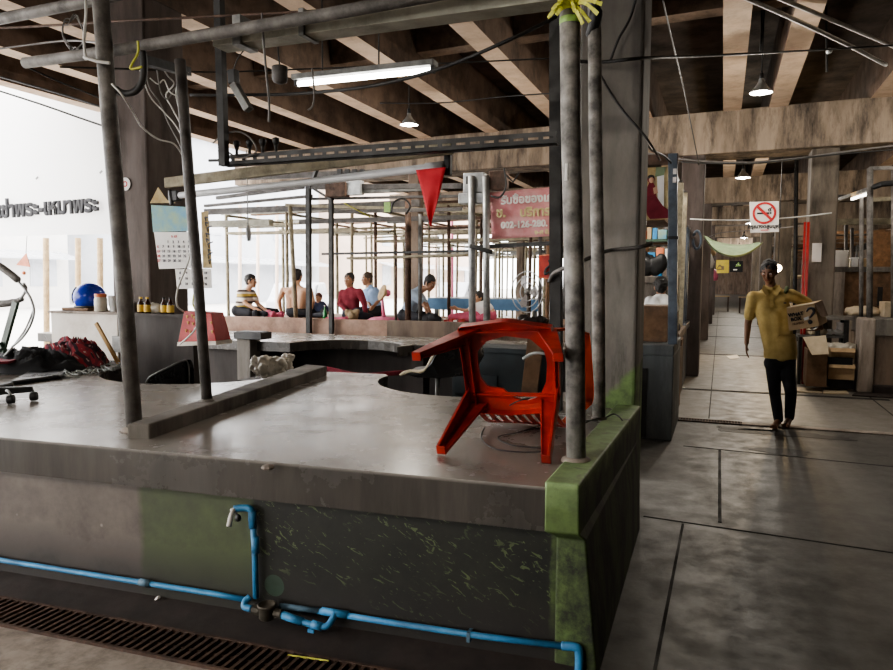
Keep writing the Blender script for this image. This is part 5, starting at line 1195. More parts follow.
# shop things glimpsed left of the post
sh = thing('shop_shelf', 'green shop shelf crammed with colourful goods behind the blue-grey counter', 'shelf', aty(655,300,11.5)*1)
sh.location.z = 0; xa, xb = aty(636,260,11.5).x, aty(676,260,11.5).x
for z_ in (.85,1.35,1.75,2.15): obj('board', MB().box(xa, xb, 11.5, 11.9, z_, z_+.04), 'enamel_green', sh)
for x_ in (xa, xb): obj('side', MB().box(x_-.03, x_, 11.5, 11.9, 0, 2.3), 'steel_grey', sh)
gm = ['red_plastic','bright_blue','yellow_sign','white_plain','pink_plastic','tape_green','orange_lid','cardboard','red_paint','paper_blue']
rn = random.Random(9); first = {}
for z_ in (.89,1.39,1.79,2.19):
    x = xa+.03
    while x < xb-.08:
        w_ = rn.uniform(.06,.13); hh_ = rn.uniform(.14,.28); tag(obj('package', MB().box(x, x+w_, 11.53, 11.7, z_, z_+hh_), gm[rn.randrange(len(gm))], None, bevel=.008), 'small colourful package among many on the green shop shelf behind the counter', 'package', 'packages on the shop shelf'); x += w_+.015
lump('black_pot', 'black rounded pot on the ledge before the shop shelf, above the white-shirted person', 'pot', (aty(651,276,10.93).x, 10.93, aty(651,276,10.6).z), (.28,.18,.42), 'black_plastic', 8, .02, .01)
stallbox('market_counter', 'grey ledge counter under the black pot behind the person in white', -1.75, -.75, 10.80, 11.06, aty(651,276,10.6).z, 'old_concrete', 'old_concrete')
Yg = 9.3; P_ = lambda x, y, d=0: aty(x, y, Yg+d)
J = dict(hip=P_(661,330), neck=P_(661,297), head=P_(661,287), shL=P_(671,300), shR=P_(651,300), elL=P_(674,316), elR=P_(648,316), wrL=P_(669,322,.25), wrR=P_(654,322,.25))
J['shL'], J['shR'] = P_(650,301), P_(672,301); J['elL'], J['elR'] = P_(647,316), P_(675,316); J['wrL'], J['wrR'] = P_(653,322,.25), P_(669,322,.25)
w = V((1,0,0)); hz = J['hip'].z
J.update(hipL=J['hip']-w*.09, hipR=J['hip']+w*.09); J.update(knL=J['hipL']+V((-.05,.42,.02)), knR=J['hipR']+V((.05,.42,.02))); J.update(anL=J['knL']+V((0,.02,-.42)), anR=J['knR']+V((0,.02,-.42))); J.update(ftL=J['anL']+V((0,.15,-.04)), ftR=J['anR']+V((0,.15,-.04)))
person('person', 'person in a white shirt seen from behind, seated past the brown wooden box', J, ('skin_mid','white_cloth','denim_dark','hair_black'), (0,1,0), loc=V((J['hip'].x, Yg, 0)))
solo('bench', MB().box(J['hip'].x-.26, J['hip'].x+.26, Yg-.2, Yg+.22, hz-.17, hz-.10).box(J['hip'].x-.24, J['hip'].x-.18, Yg-.15, Yg+.15, 0, hz-.17).box(J['hip'].x+.18, J['hip'].x+.24, Yg-.15, Yg+.15, 0, hz-.17), 'wood_brown', 'wooden bench under the person in the white shirt past the column', 'bench')
# row of counters with posts down the left of the aisle
ysl = [(9.15,10.75),(11.1,12.2),(13.0,15.8),(16.4,19.7),(20.8,23.4),(24,27.6),(28.6,31),(31.6,35.2),(36.3,39),(40,44)]
names = ['second','third','fourth','fifth','sixth','seventh','eighth','ninth','tenth','eleventh']
matsL = ['brown_concrete','steel_blue','old_concrete','brown_concrete','old_concrete','pale_concrete','brown_concrete','old_concrete','brown_concrete','old_concrete']
pm = [('wood_bar',.045),('steel_blue',.04),('steel_grey',.035),('wood_brown',.045),('steel_grey',.035),('wood_bar',.04),('steel_grey',.035),('wood_bar',.035),('steel_grey',.035),('wood_bar',.035)]
for k, (y0, y1) in enumerate(ysl):
    xL = -.86 if k == 1 else -1.7
    stallbox('market_counter', names[k]+' counter from the column along the left edge of the aisle', xL, -.50-.012*k, y0, y1, .92, matsL[k], matsL[k], None)
    mt, r_ = pm[k]; t = thing('stall_frame', names[k]+' post frame from the column along the left edge of the aisle', 'stall frame', (-1, (y0+y1)/2, .92))
    hT_ = 2.75 if k % 2 == 0 else 2.35
    for y_ in (y0+.25, y1-.3): obj('post', MB().bar((-.54-.012*k, y_, .92), (-.53-.012*k, y_, hT_), r_*1.7, r_*1.7, V((0,1,0))), mt, t); obj('post', MB().bar((xL+.1, y_, .92), (xL+.1, y_, hT_), r_*1.7, r_*1.7, V((0,1,0))), mt, t); obj('rail', MB().bar((-.5, y_, hT_), (xL, y_, hT_), .05, .06), 'pole_dark', t)
    obj('rail', MB().bar((-.57-.012*k, y0, hT_+.03), (-.57-.012*k, y1, hT_+.03), .05, .06), 'pole_dark', t); obj('shelf', MB().box(xL+.1, -.7, y0+.2, y1-.25, hT_-.45, hT_-.42), 'wood_brown', t)
solo('hanging_coil', MB().tube(curve([aty(694,234,11.6)]+[aty(697+4*math.cos(a_), 240+9*math.sin(a_), 11.55) for a_ in [-2.6+.45*i for i in range(14)]], 4), .02, 6), 'steel_blue', 'loops of blue and white hose hung on the blue post by the aisle', 'hose', smooth=True)
for k, (x_, y_, Y_, mt) in enumerate(((712,276,30,'pink_plastic'),(706,262,22,'white_plain'),(709,250,24,'cardboard'))):
    b = aty(x_, y_, Y_); solo('hanging_bag', MB().lathe([(0,0),(.2,.03),(.24,.2),(.15,.42),(.04,.5)], b-V((0,0,.2)), 12), mt, ('pink','white','tan')[k]+' bag hanging from a stall post far down the left of the aisle', 'bag', smooth=True)

# green awning cloth slung across, notices at the far end
hp = [aty(704,236,17), aty(713,248,16.9), aty(724,254.5,16.8), aty(736,256,16.8), aty(749,252,16.9), aty(762,243,17)]
cv = curve(hp, 6); m = MB(); L_ = len(cv)-1
def hm_(u, v):
    i = min(L_-1, int(u*L_)); p_ = cv[i].lerp(cv[i+1], u*L_-i); wd = .32*math.sin(PI*u)**.5
    return p_ + V((0, (v-.5)*.9, wd*(.5-abs(v-.5))*-1.0 + .27*v*math.sin(PI*u)**.7))
solo('awning_cloth', m.grid(hm_, 30, 8), 'tarp_green', 'pale green cloth slung like a hammock across the aisle', 'cloth', smooth=True, solid=.01)
def farsign(x0, y0, x1, y1, Y_, name, mat, label, cat='sign', z0=None):
    a, b = aty(x0,y1,Y_), aty(x1,y0,Y_); return solo(name, MB().box(a.x, b.x, Y_, Y_+.05, a.z, b.z), mat, label, cat)
ys_ = thing('yellow_banner', 'yellow banner stretched across the far end of the aisle', 'banner', aty(721,274,46)); a, b = aty(713,273,46), aty(729,260,46)
obj('cloth', MB().box(a.x, b.x, 46, 46.04, a.z, b.z), 'yellow_sign', ys_); obj('print', MB().box(a.x+.45, b.x-.25, 45.98, 46, a.z+.2, a.z+.42).tube([(b.x-.5,45.98,b.z-.3),(b.x-.3,45.98,b.z-.55),(b.x-.7,45.98,b.z-.55),(b.x-.5,45.98,b.z-.3)], .05, 6), 'khaki_cloth', ys_)
bs_ = thing('black_banner', 'black banner with pale lettering beside the yellow one at the aisle end', 'banner', aty(736,273,46)); a, b = aty(729.5,272,46), aty(743,261,46)
obj('cloth', MB().box(a.x, b.x, 46, 46.04, a.z, b.z), 'black_cloth', bs_); obj('print', MB().box(a.x+.2, b.x-.3, 45.98, 46, a.z+.1, a.z+.17).box(a.x+.35, b.x-.2, 45.98, 46, a.z+.42, a.z+.46), 'ink_white', bs_)
obj('emblem', MB().tube([(a.x+.5,45.98,b.z-.1),(a.x+.35,45.98,b.z-.3),(a.x+.6,45.98,b.z-.25)], .05, 6), 'tape_green', bs_)
# no smoking sign on its line
YNS = 11.0
ns_ = thing('no_smoking_sign', 'white no smoking sign hanging on a line above the walking man', 'sign', aty(764,234,YNS))
q = [aty(750.5,233,YNS), aty(779,232,YNS), aty(779,201,YNS), aty(749.5,202,YNS)]
obj('board', MB().slab(q, V((0,.012,0))), 'ink_white', ns_, bevel=.012); c_ = aty(764.3,213,YNS-.004); rr = (aty(764.3,213,YNS)-aty(764.3,224,YNS)).length
obj('ring', MB().lathe([(rr*.8,0),(rr,0),(rr,.004),(rr*.8,.004),(rr*.8,0)], c_, 32, axis=(0,-1,0)), 'ink_red', ns_)
obj('cigarette', MB().box(c_.x-rr*.62, c_.x+rr*.42, c_.y-.003, c_.y, c_.z-rr*.10, c_.z+rr*.06), 'ink', ns_); obj('ember', MB().box(c_.x+rr*.46, c_.x+rr*.6, c_.y-.003, c_.y, c_.z-rr*.10, c_.z+rr*.06), 'ink', ns_)
obj('smoke', MB().tube([c_+V((rr*.42,0,rr*.14)), c_+V((rr*.32,0,rr*.28)), c_+V((rr*.44,0,rr*.42))], .008, 6).tube([c_+V((rr*.56,0,rr*.14)), c_+V((rr*.50,0,rr*.32)), c_+V((rr*.60,0,rr*.5))], .008, 6), 'ink', ns_)
obj('bar', MB().bar(c_+V((-rr*.62,-.006,rr*.62)), c_+V((rr*.62,-.006,-rr*.62)), .035, .004, V((0,1,0))), 'ink_red', ns_)
text('lettering', 'กรุณางดสูบบุหรี่', rr*.44, 'ink', ns_, aty(764.5,226.5,YNS-.006), V((1,0,.0)), V((0,0,1)), .0025, .001)
text('small_print', 'ขอบคุณ', rr*.2, 'ink_red', ns_, aty(764.5,230,YNS-.006), V((1,0,0)), V((0,0,1)), .001, .001)
wire(sag(aty(690,219,11.2), aty(832,213,11.02), .05), .010, 'cable_white', 'pale line carrying the no smoking sign across the aisle', name='line', cat='line')

# ------------------------------------------------------------------ aisle, right side
zR = aty(868, 318, 11.5).z
rc = stallbox('market_counter', 'right-hand aisle counter with a pale rounded end and dark front, nearest of its row', 1.93, 4.6, 11.42, 13.2, zR, 'brown_concrete', 'old_concrete', th=.24, over=.04)
obj('end_post', MB().box(1.80, 1.99, 11.36, 11.75, 0, zR+.005), 'pale_concrete', rc, bevel=.03, label='pale plastered end post')
obj('kerb', MB().box(1.99, 4.6, 11.30, 11.45, 0, .13), 'dark_partition', rc, bevel=.01)
t = thing('stall_frame', 'grey pipe stall frame standing on the right-hand aisle counter', 'stall frame', (2.2, 11.8, zR))
for x_, y0_, Y_, r_ in ((861,196,11.9,.03),(869.5,168,11.55,.042),(893,170,11.8,.03)):
    a_ = aty(x_, 318, Y_); b_ = aty(x_+.5, y0_, Y_); obj('post', MB().tube([V((a_.x,Y_,zR)), b_], r_, 10), 'pole_grime', t, smooth=True)
obj('rail', MB().bar(aty(869,168.5,11.55), aty(905,167.5,11.55), .05, .05), 'tape_green' if False else 'pole_grime', t); obj('rail', MB().bar(aty(869,189,11.55), aty(835,201,13.4), .05, .05), 'pole_grime', t)
obj('board', MB().slab([aty(851,193,12.2), aty(871,186,11.7), aty(871,191,11.7), aty(852,198,12.2)], V((0,.05,0))), 'wood_pale', t); obj('tube', MB().bar(aty(852,199,12.15), aty(869,193.5,11.65), .035, .035), 'tube_dim', t, label='lit tube under the board')
obj('rail', MB().bar(aty(830,222,13.5), aty(905,221,12.9), .05, .10), 'wood_bar', t); obj('rail', MB().bar(aty(868,200,12.5), aty(905,198,12.3), .05, .06), 'wood_bar', t); obj('fitting', MB().tube([aty(874,187,11.5), aty(882,184,11.4), aty(893,183,11.4)], .04, 8), 'black_plastic', t)
t = thing('stall_frame', 'dark pipe stall frame with a slanting white tube, further back on the right', 'stall frame', (1.9, 14.2, .8))
for x_, y0_, Y_ in ((825,198,14.0),(830,196,14.2),(822,238,13.6),(846,225,15),(852,228,15.2)): b_ = aty(x_, y0_, Y_); a_ = aty(x_, 312, Y_); a_.z = .8; obj('post', MB().tube([a_, b_], .03, 8), 'pole_dark', t, smooth=True)
obj('rail', MB().bar(aty(825,197,14.0), aty(868,195,14.2), .05, .05), 'pole_dark', t); obj('tube', MB().bar(aty(829,223,13.6), aty(821,246,12.9), .05, .04), 'pvc_grey', t)
for k, (x0, x1, z_) in enumerate(((3.85,6,2.6),(3.85,6.1,2.9))): frame('dark stall frame at the far right behind the brown partition, '+('lower' if k == 0 else 'taller')+' one', x0, x1, 16.5+k*3, 18.5+k*3, z_, ('pole_dark','wood_brown'), 0, .035, 3, (2.2,'wood_brown'), 'steel_grey')
# brown partition and stuff behind
YB2 = 14.6; a, b = aty(833,309,YB2), aty(905,272,YB2)
t = thing('partition', 'rusty brown partition with a concrete cap behind the right-hand counter', 'partition', (a.x+1, YB2, 0))
obj('panel', MB().box(a.x+.15, b.x+1, YB2, YB2+.08, 0, b.z), 'wood_brown', t); obj('cap', MB().box(a.x-.03, b.x+1, YB2-.05, YB2+.2, b.z, b.z+.09), 'old_concrete', t, bevel=.01); obj('end_post', MB().box(a.x-.03, a.x+.16, YB2-.06, YB2+.16, 0, b.z), 'pale_concrete', t, bevel=.01); obj('slot', pxbox(MB(), 877,287,883,306, YB2-.02, .03), 'dark_void', t)
bz = b.z+.09
for k, (x0, y0, x1, mt, lb) in enumerate(((834,252,848,'pink_plastic','pale pink box on the concrete cap of the brown partition'),(851,259,858,'white_plain','white box beside the pink one on the brown partition'),(863,260,870,'cardboard','small tan carton right of the white box on the partition'))):
    a, b = aty(x0,270,YB2+.02), aty(x1,y0,YB2+.02); solo('storage_box', MB().box(a.x, b.x, YB2-.03, YB2+.22, bz, b.z).box(a.x-.01, b.x+.01, YB2-.04, YB2+.23, b.z, b.z+.03), mt if k != 0 else 'pink_plastic' if False else 'ink_white', lb, 'box', bevel=.01)
solo('plank_wall', MB().box(aty(868,260,17).x, 9, 17.0, 17.1, 0, aty(880,232,17).z), 'wood_brown', 'dark plank wall closing the stall at far right', 'wall panel')
# red poles, blue post
for k, (x0, y0, x1, y1, Y_, mt, r_, lb) in enumerate(((805,222,803,305,12.1,'red_paint',.017,'left one of the two thin red poles beside the concrete column'),(808.5,222,806,305,12.1,'red_paint',.022,'right one of the two thin red poles beside the concrete column'),(823,252,823,298,13.2,'bright_blue',.05,'bright blue upright post right of the concrete column'),(796.5,160,797,305,12.6,'steel_black',.03,'tall dark pole left of the red poles'))):
    a_, b_ = aty(x1,y1,Y_), aty(x0,y0,Y_); a_.z = 0; solo('pole', MB().tube([a_, b_], r_, 10), mt, lb, 'pole', smooth=True)
farsign(812,243,822,262,12.3,'notice','ink_white','pale paper notice on the concrete column right of the aisle','notice')
# far right-side counters along the aisle
for k, (y0, y1) in enumerate([(17.2,19.5),(20.8,23.4),(24.2,27.2),(29,32),(33,36.5),(38,42)]):
    stallbox('market_counter', names[k]+' counter beyond the concrete column on the right edge of the aisle', 1.85-.0*k, 3.6, y0, y1, .92, ('wood_brown','old_concrete')[k%2], 'wood_pale' if k%3 == 1 else 'old_concrete')
    t = thing('stall_frame', names[k]+' post frame beyond the concrete column on the right edge of the aisle', 'stall frame', (2.6, (y0+y1)/2, .92))
    for y_ in (y0+.2, y1-.2):
        for x_ in (1.95, 3.5): obj('post', MB().bar((x_, y_, .92), (x_, y_, 2.6), .06, .06, V((0,1,0))), ('wood_pale','steel_grey','wood_bar')[k%3], t)
        obj('rail', MB().bar((1.85,y_,2.6), (3.6,y_,2.6), .05, .06), 'wood_brown', t)
    obj('shelf', MB().box(2.0, 3.4, y0+.2, y1-.2, 1.7, 1.74), 'wood_pale', t)
for k, (x_, y_, Y_) in enumerate(((721,283,40),(749,279,38.5))):
    b = aty(x_, y_, Y_); b.z = .8; t = thing('small_table', ('left' if k == 0 else 'right')+' small yellow-topped table far down the aisle', 'table', (b.x, Y_, 0)); obj('top', MB().box(b.x-.45, b.x+.45, Y_-.4, Y_+.4, b.z-.04, b.z), 'wood_pale', t)
    for dx in (-.38,.38):
        for dy in (-.33,.33): obj('leg', MB().box(b.x+dx-.03, b.x+dx+.03, Y_+dy-.03, Y_+dy+.03, 0, b.z-.04), 'rust_steel', t)
# clutter in front of the right-hand counter
YQ = 12.0; fq = lambda x, y, Y_=YQ: aty(x, y, Y_)
a, b = fq(818,316,11.9), fq(858,309,12.2)
t = thing('trestle_table', 'worn tray table behind the walking man, left of the pale counter end', 'table', ((a.x+b.x)/2, 12.05, 0)); obj('top', MB().box(a.x-.1, 1.78, 11.8, 12.3, a.z-.05, a.z), 'old_concrete', t, bevel=.006)
for x_ in (a.x, 1.70):
    for y_ in (11.86, 12.24): obj('leg', MB().box(x_-.03, x_+.03, y_-.03, y_+.03, 0, a.z-.05), 'steel_black', t)
a, b = fq(797,341,12.05), fq(845,333,12.05)
t = thing('low_shelf', 'low cluttered shelf board under the tray table', 'shelf', ((a.x+b.x)/2, 12.15, 0)); obj('board', MB().box(a.x, b.x, 12.02, 12.28, b.z-.08, b.z-.04), 'steel_grey', t)
for x_ in (a.x+.03, b.x-.05): obj('leg', MB().box(x_, x_+.04, 12.05, 12.25, 0, b.z-.08), 'steel_black', t)
zsh = b.z-.04
solo('paper_cup', MB().lathe([(.06,0),(.08,.19),(.07,.19),(.055,.01),(0,.01)], V((fq(842,330,12.15).x-.0,12.15,zsh)), 14), 'ink_white', 'tall white paper cup on the low shelf before the pale counter end', 'cup', smooth=True)
lump('paper_wad', 'crumpled white paper on the low shelf left of the cup', 'paper', (fq(834,335,12.12).x, 12.12, zsh), (.16,.10,.11), 'paper', 14, .012, .03)
lump('cloth_wad', 'crumpled pale cloth on the low shelf beside the carried box', 'cloth', (fq(812,336,12.12).x, 12.12, zsh), (.24,.12,.13), 'cardboard_pale', 15, .012, .03)
def crate(x0, y0, x1, y1, Y_, dep, mat, label, name='carton', open_=False, flaps=True):
    a, b = aty(x0,y1,Y_), aty(x1,y0,Y_); a.z = max(a.z, 0); t = thing(name, label, 'box', ((a.x+b.x)/2, Y_+dep/2, a.z)); w = .012
    m = MB(); m.box(a.x,b.x,Y_,Y_+w,a.z,b.z).box(a.x,b.x,Y_+dep-w,Y_+dep,a.z,b.z).box(a.x,a.x+w,Y_+w,Y_+dep-w,a.z,b.z).box(b.x-w,b.x,Y_+w,Y_+dep-w,a.z,b.z).box(a.x+w,b.x-w,Y_+w,Y_+dep-w,a.z,a.z+w)
    obj('body', m, mat, t)
    if flaps:
        obj('flap', MB().slab([V((a.x,Y_,b.z)), V((b.x,Y_,b.z)), V((b.x,Y_-.07,b.z-.05)), V((a.x,Y_-.07,b.z-.05))], V((0,-.004,.006))), mat, t); obj('flap', MB().slab([V((a.x,Y_+dep,b.z)), V((b.x,Y_+dep,b.z)), V((b.x,Y_+dep+.10,b.z+.02)), V((a.x,Y_+dep+.10,b.z+.02))], V((0,0,.006))), mat, t)
    return t
crate(806,350,828,386,11.2,.45,'cardboard_brown','dark brown crate on the floor behind the walking man, leftmost of the boxes','crate', flaps=False)
m = MB().slab([fq(803,338,11.1), fq(826,336,11.1), fq(829,354,11.0), fq(812,355,11.0)], V((0,.01,.01)))
solo('cardboard_sheet', m, 'cardboard_pale', 'pale cardboard sheet laid slanting over the dark brown crate', 'cardboard')
crate(830,378,854,388,11.45,.36,'black_plastic','dark plastic crate at the bottom of the carton stack beside the counter end','crate', flaps=False)
crate(828,365,855,379,11.42,.40,'cardboard','lower open tan carton stacked on the dark plastic crate','carton')
crate(827,358,853,364,11.40,.42,'black_cloth','flat dark tray between the two tan cartons of the stack','tray', flaps=False)
crate(830,349,855,358,11.44,.36,'cardboard','upper tan carton topmost in the stack beside the counter end','carton')
lump('plastic_bag', 'clear plastic bag stuffed in the top carton of the stack', 'bag', (fq(838,350,11.62).x, 11.62, fq(838,352,11.62).z), (.3,.2,.16), 'jar_plastic', 17, .015, .03)
solo('cardboard_flat', MB().slab([atz(795,392,.004), atz(822,393.5,.004), atz(823,389,.004), atz(797,388,.004)], V((0,0,.012))), 'cardboard_pale', 'left flattened cardboard piece on the floor behind the walking man', 'cardboard')
solo('cardboard_flat', MB().slab([atz(823,394,.004), atz(849,394.5,.004), atz(845,389,.004), atz(824,389.3,.004)], V((0,0,.012))), 'cardboard_pale', 'right flattened cardboard piece on the floor behind the walking man', 'cardboard')
solo('floor_mat', MB().slab([atz(852,396,.004), atz(900,399,.004), atz(900,393,.004), atz(858,392,.004)], V((0,0,.02))), 'dark_partition', 'dark strip of matting on the floor along the right-hand counter', 'mat', bevel=.004)
for k, (x, y) in enumerate(((733,372),(739,374),(736,369))): pass
solo('paper_scrap', MB().slab([atz(726,356,.003), atz(737,355,.003), atz(740,358,.003), atz(730,359,.003)], V((0,0,.004))), 'paper', 'white paper scraps lying on the aisle floor far behind the man', 'paper')
solo('carton_goods', MB().box(aty(884,318,11.9).x, aty(905,318,11.9).x, 11.9, 12.3, zR, aty(890,302,11.9).z), 'cardboard_pale', 'pale carton on the right-hand counter at the picture edge', 'box', bevel=.008)
lump('paper_heap', 'heap of crumpled wrapping on the right-hand counter behind the pipe posts', 'paper', (aty(866,314,12.3).x, 12.3, zR), (.4,.3,.16), 'cardboard_pale', 19, .02, .03)

# ------------------------------------------------------------------ the walking man with a carton
YM = 8.45; mp_ = lambda x, y, d=0: aty(x, y, YM+d)
J = dict(hip=mp_(780,361), neck=mp_(771,288), head=mp_(769,271.5,-.05), shL=mp_(791,295,.02), shR=mp_(753,297,-.02), elL=mp_(813,306,.14), wrL=mp_(821,328,-.0), elR=mp_(748,323,.05), wrR=mp_(746.5,343,-.05),
         hipL=mp_(786.5,363,.02), hipR=mp_(773,363,-.02), knL=mp_(791,393,-.10), knR=mp_(775,394,.04), anL=mp_(789.5,417,.06), anR=mp_(778.5,418,-.06), ftL=mp_(786,423,-.10), ftR=mp_(774,424,-.24))
for k_ in ('ftL','ftR'): J[k_].z = .03
J['anL'].z = .095; J['anR'].z = .085
def man_extra(t, J):
    pk = obj('shoulder_strap', MB().tube(curve([J['shL']+V((-.06,-.10,.03)), J['shL']+V((-.045,-.03,.075)), J['shL']+V((-.04,.05,.05)), J['shL']+V((-.05,.13,-.10)), J['shL']+V((-.06,.14,-.45))], 5), .020, 8), 'strap_green', t, smooth=True, label='dark green strap over the shoulder')
    obj('pocket_mark', MB().obox(mp_(785,303,-.135), (.025,.006,.012)), 'ink', t)
    m = MB(); nk = J['neck']
    for q in (-1,1): m.slab([nk+V((.02*q,-.085,-.06)), nk+V((.075*q,-.03,.035)), nk+V((.095*q,-.07,-.02)), nk+V((.055*q,-.115,-.085))], V((0,-.008,.004)))
    obj('collar_flap', m, 'mustard', t)
    obj('placket', MB().slab([nk+V((-.012,-.118,-.08)), nk+V((.018,-.118,-.08)), nk+V((.02,-.138,-.20)), nk+V((-.008,-.138,-.20))], V((0,-.006,0))), 'mustard', t)
    obj('hem', MB().lathe([(.15,.0),(.158,.0),(.155,.05)], V((0,0,0)), 20), 'mustard', t) if False else None
    # shirt tail hanging below the waist
    hp = J['hip']; m = MB(); m.lathe([(.160,-.02),(.165,.04),(.150,.18),(.135,.24),(.130,.12),(.148,-.015)], hp+V((0,0,.05)), 24)
    for v in m.b.verts: v.co.y = hp.y + (v.co.y-hp.y)*.80
    obj('shirt_tail', m, 'mustard', t, smooth=True)
man = person('person', 'barefoot man in a mustard polo shirt walking with a carton under his arm', J, ('skin_tan','mustard','denim_dark','hair_black'), (-.06,-1,0), hface=(-.28,-1,-.42), loc=V((J['hip'].x, YM, 0)), sleeve=.72, vox=.009, slim=.84, legw=.84, extra=man_extra,
       hands=dict(R=(V((.02,-.05,-1)), V((1,0,0)), .5, -1), L=(V((-.75,-.35,-.25)), V((-.2,.0,1)), .45, 1)))
# the carton he carries
f00, f10, f11, f01 = mp_(789,331,-.22), mp_(820,326,-.16), mp_(814,303.5,-.16), mp_(786.5,308,-.22)
dv = V((.10,.27,.03)); cb = thing('carried_carton', 'printed tan carton held under the left arm of the walking man', 'box', (f00+f10)/2)
obj('body', MB().hexa([f00, f10, f10+dv, f00+dv, f01, f11, f11+dv, f01+dv]), 'cardboard', cb, bevel=.004)
obj('flap', MB().slab([f11, f11+dv, f11+dv+V((.06,-.02,-.16)), f11+V((.07,-.02,-.14))], V((.005,0,0))), 'cardboard_brown', cb); obj('tape', MB().hexa([p+V((0,0,.001)) for p in (f01.lerp(f11,.0), f01.lerp(f11,1), (f01.lerp(f11,1)+dv*.25), (f01+dv*.25))]+[p+V((0,0,.004)) for p in (f01.lerp(f11,.0), f01.lerp(f11,1), (f01.lerp(f11,1)+dv*.25), (f01+dv*.25))]), 'cardboard_pale', cb)
bxd = (f10-f00).normalized(); byd = (f01-f00).normalized(); bn_ = bxd.cross(byd); O_ = f00+bn_*.004; W_, H_ = (f10-f00).length, (f01-f00).length
def bp(u, v, o=0): return O_ + bxd*W_*u + byd*H_*v + bn_*o

obj('print_mark', MB().tube(curve([bp(.62,.70), bp(.70,.82), bp(.82,.80), bp(.86,.66), bp(.78,.52), bp(.70,.42)], 5), [.006+.010*math.sin(PI*i/25) for i in range(26)], 6).ball(bp(.70,.24), (.022,.012,.022), 8, 6), 'ink', cb, smooth=True, label='black question-mark shaped print')
obj('torn_label', MB().slab([bp(.52,.34,.001), bp(.66,.36,.001), bp(.68,.50,.001), bp(.50,.46,.001)], bn_*.002), 'paper', cb)
text('print', 'WHAT', H_*.2, 'ink', cb, bp(.27,.66), bxd, byd, .002, .001); text('print', 'BOX', H_*.2, 'ink', cb, bp(.26,.46), bxd, byd, .002, .001); text('print', 'NUMBER', H_*.12, 'cardboard_brown', cb, bp(.32,.26), bxd, byd, .001, .001)
# ------------------------------------------------------------------ cables and strings
A_ = aty
def cab(px, r, mat, label, n=6, **kw): return wire(curve([A_(*p) for p in px], n), r, mat, label, **kw)
cab([(112,84,2.83),(122,95,2.85),(133,112,2.95),(142,127,3.1),(158,139,3.3),(174,144,3.5),(183,157,3.66),(187,175,3.66)], .005, 'cable_white', 'white cable swooping from the leaning left pole to the thin dark pole')
cab([(-20,29,3.4),(60,25,3.3),(120,21,3.2),(200,17,3.2),(300,12,3.2),(380,7,3.2)], .007, 'rust_steel', 'long brown cable running level just above the overhead pipe at top left')
cab([(85,-10,2.9),(86,12,2.88),(84,40,2.86),(86,60,2.84)], .007, 'cable_white', 'pale cord hanging down left of the leaning pole to the overhead pipe')
cl = []
for k in range(40):
    a_ = k*.55; cl.append((74+10*math.cos(a_)+2*math.sin(k*1.7), 33+17*math.sin(a_)+3*math.cos(k*2.3), 3.05+.03*math.sin(k)))
cab(cl, .004, 'cable_grey', 'coil of grey wire hung under the roof left of the leaning pole', 4, name='cable_coil')
cab([(143,52,2.93),(144,68,2.92),(142,82,2.92),(134,92,2.92),(122,93,2.92),(116,89,2.92)], .018, 'cable_black', 'thick black hose hooking down from the overhead pipe beside the left pole', name='hose', cat='hose')
cab([(138,41,2.92),(138,53,2.92),(132,64,2.9),(131,69,2.9),(142,67,2.9)], .006, 'rope_yellow', 'yellow string tied round the overhead pipe beside the black hose', name='string', cat='string')
cab([(84,57,2.8),(96,61,2.8),(110,63,2.82)], .008, 'cable_white', 'white tie wrapped round the leaning pole under the overhead pipe', name='string', cat='string')
br = MB().bar(A_(143,60,3.3), A_(188,72,3.7), .05, .05); solo('bracket', br, 'steel_black', 'dark steel arm from the overhead pipe to the top of the thin dark pole', 'bracket')
desc = ['leftmost','second','third','fourth','rightmost']
for k, pts in enumerate(([(146,74,3.4),(150,88,3.5),(160,103,3.6),(168,122,3.65),(180,145,3.66),(190,170,3.66)], [(160,64,3.5),(168,76,3.55),(174,84,3.6),(166,95,3.6),(172,108,3.62),(184,130,3.66)],
      [(157,70,3.5),(161,92,3.55),(168,99,3.6),(176,88,3.62),(180,100,3.64),(186,120,3.66),(190,160,3.66)], [(178,82,3.6),(176,95,3.62),(180,112,3.64),(184,132,3.65),(189,165,3.66)], [(188,72,3.65),(182,84,3.65),(178,100,3.64),(183,125,3.65),(192,178,3.66)])):
    cab(pts, .0045, ('cable_grey','cable_white','cable_grey','cable_white','cable_grey')[k], desc[k]+' strand of the wire tangle running down the thin dark pole', group='wire tangle on the thin dark pole')
for k, pts in enumerate(([(150,78,3.5),(158,84,3.55),(164,80,3.58),(170,92,3.6),(178,96,3.62)], [(166,66,3.6),(178,72,3.64),(187,74,3.66),(181,84,3.64),(186,92,3.66),(183,104,3.66)], [(140,70,3.4),(150,96,3.5),(164,112,3.6),(176,126,3.64),(189,150,3.66)])):
    cab(pts, .004, 'cable_white', ('short pale wire zigzagging under the dark steel arm', 'pale wire twisted round the top end of the thin dark pole', 'long pale wire slanting from the black hose to the thin dark pole')[k])
cab([(-10,50,4.0),(60,41,3.9),(92,42,3.6),(108,44,3.2)], .007, 'cable_grey', 'grey cable stretched level to the leaning pole from the left edge')
cab([(25,66,3.1),(60,82,3.3),(95,96,3.6),(112,104,3.8)], .006, 'cable_black', 'black cable running from the pipe end down toward the left column')
cab([(-10,74,5.2),(40,88,5.2),(80,100,5.2),(115,112,5.2)], .010, 'cable_black', 'upper black cable slanting above the white banner')
cab([(-10,88,5.3),(40,104,5.3),(80,118,5.3),(115,130,5.3)], .010, 'cable_black', 'lower black cable slanting above the white banner')
cab([(190,95,4.2),(240,95,4.3),(290,94,4.4),(350,89,4.3),(400,80,4.2),(450,65,4.1),(511,39,4.0),(556,17,4.2)], .011, 'cable_black', 'long black cable sagging under the tube light and rising to the black post')
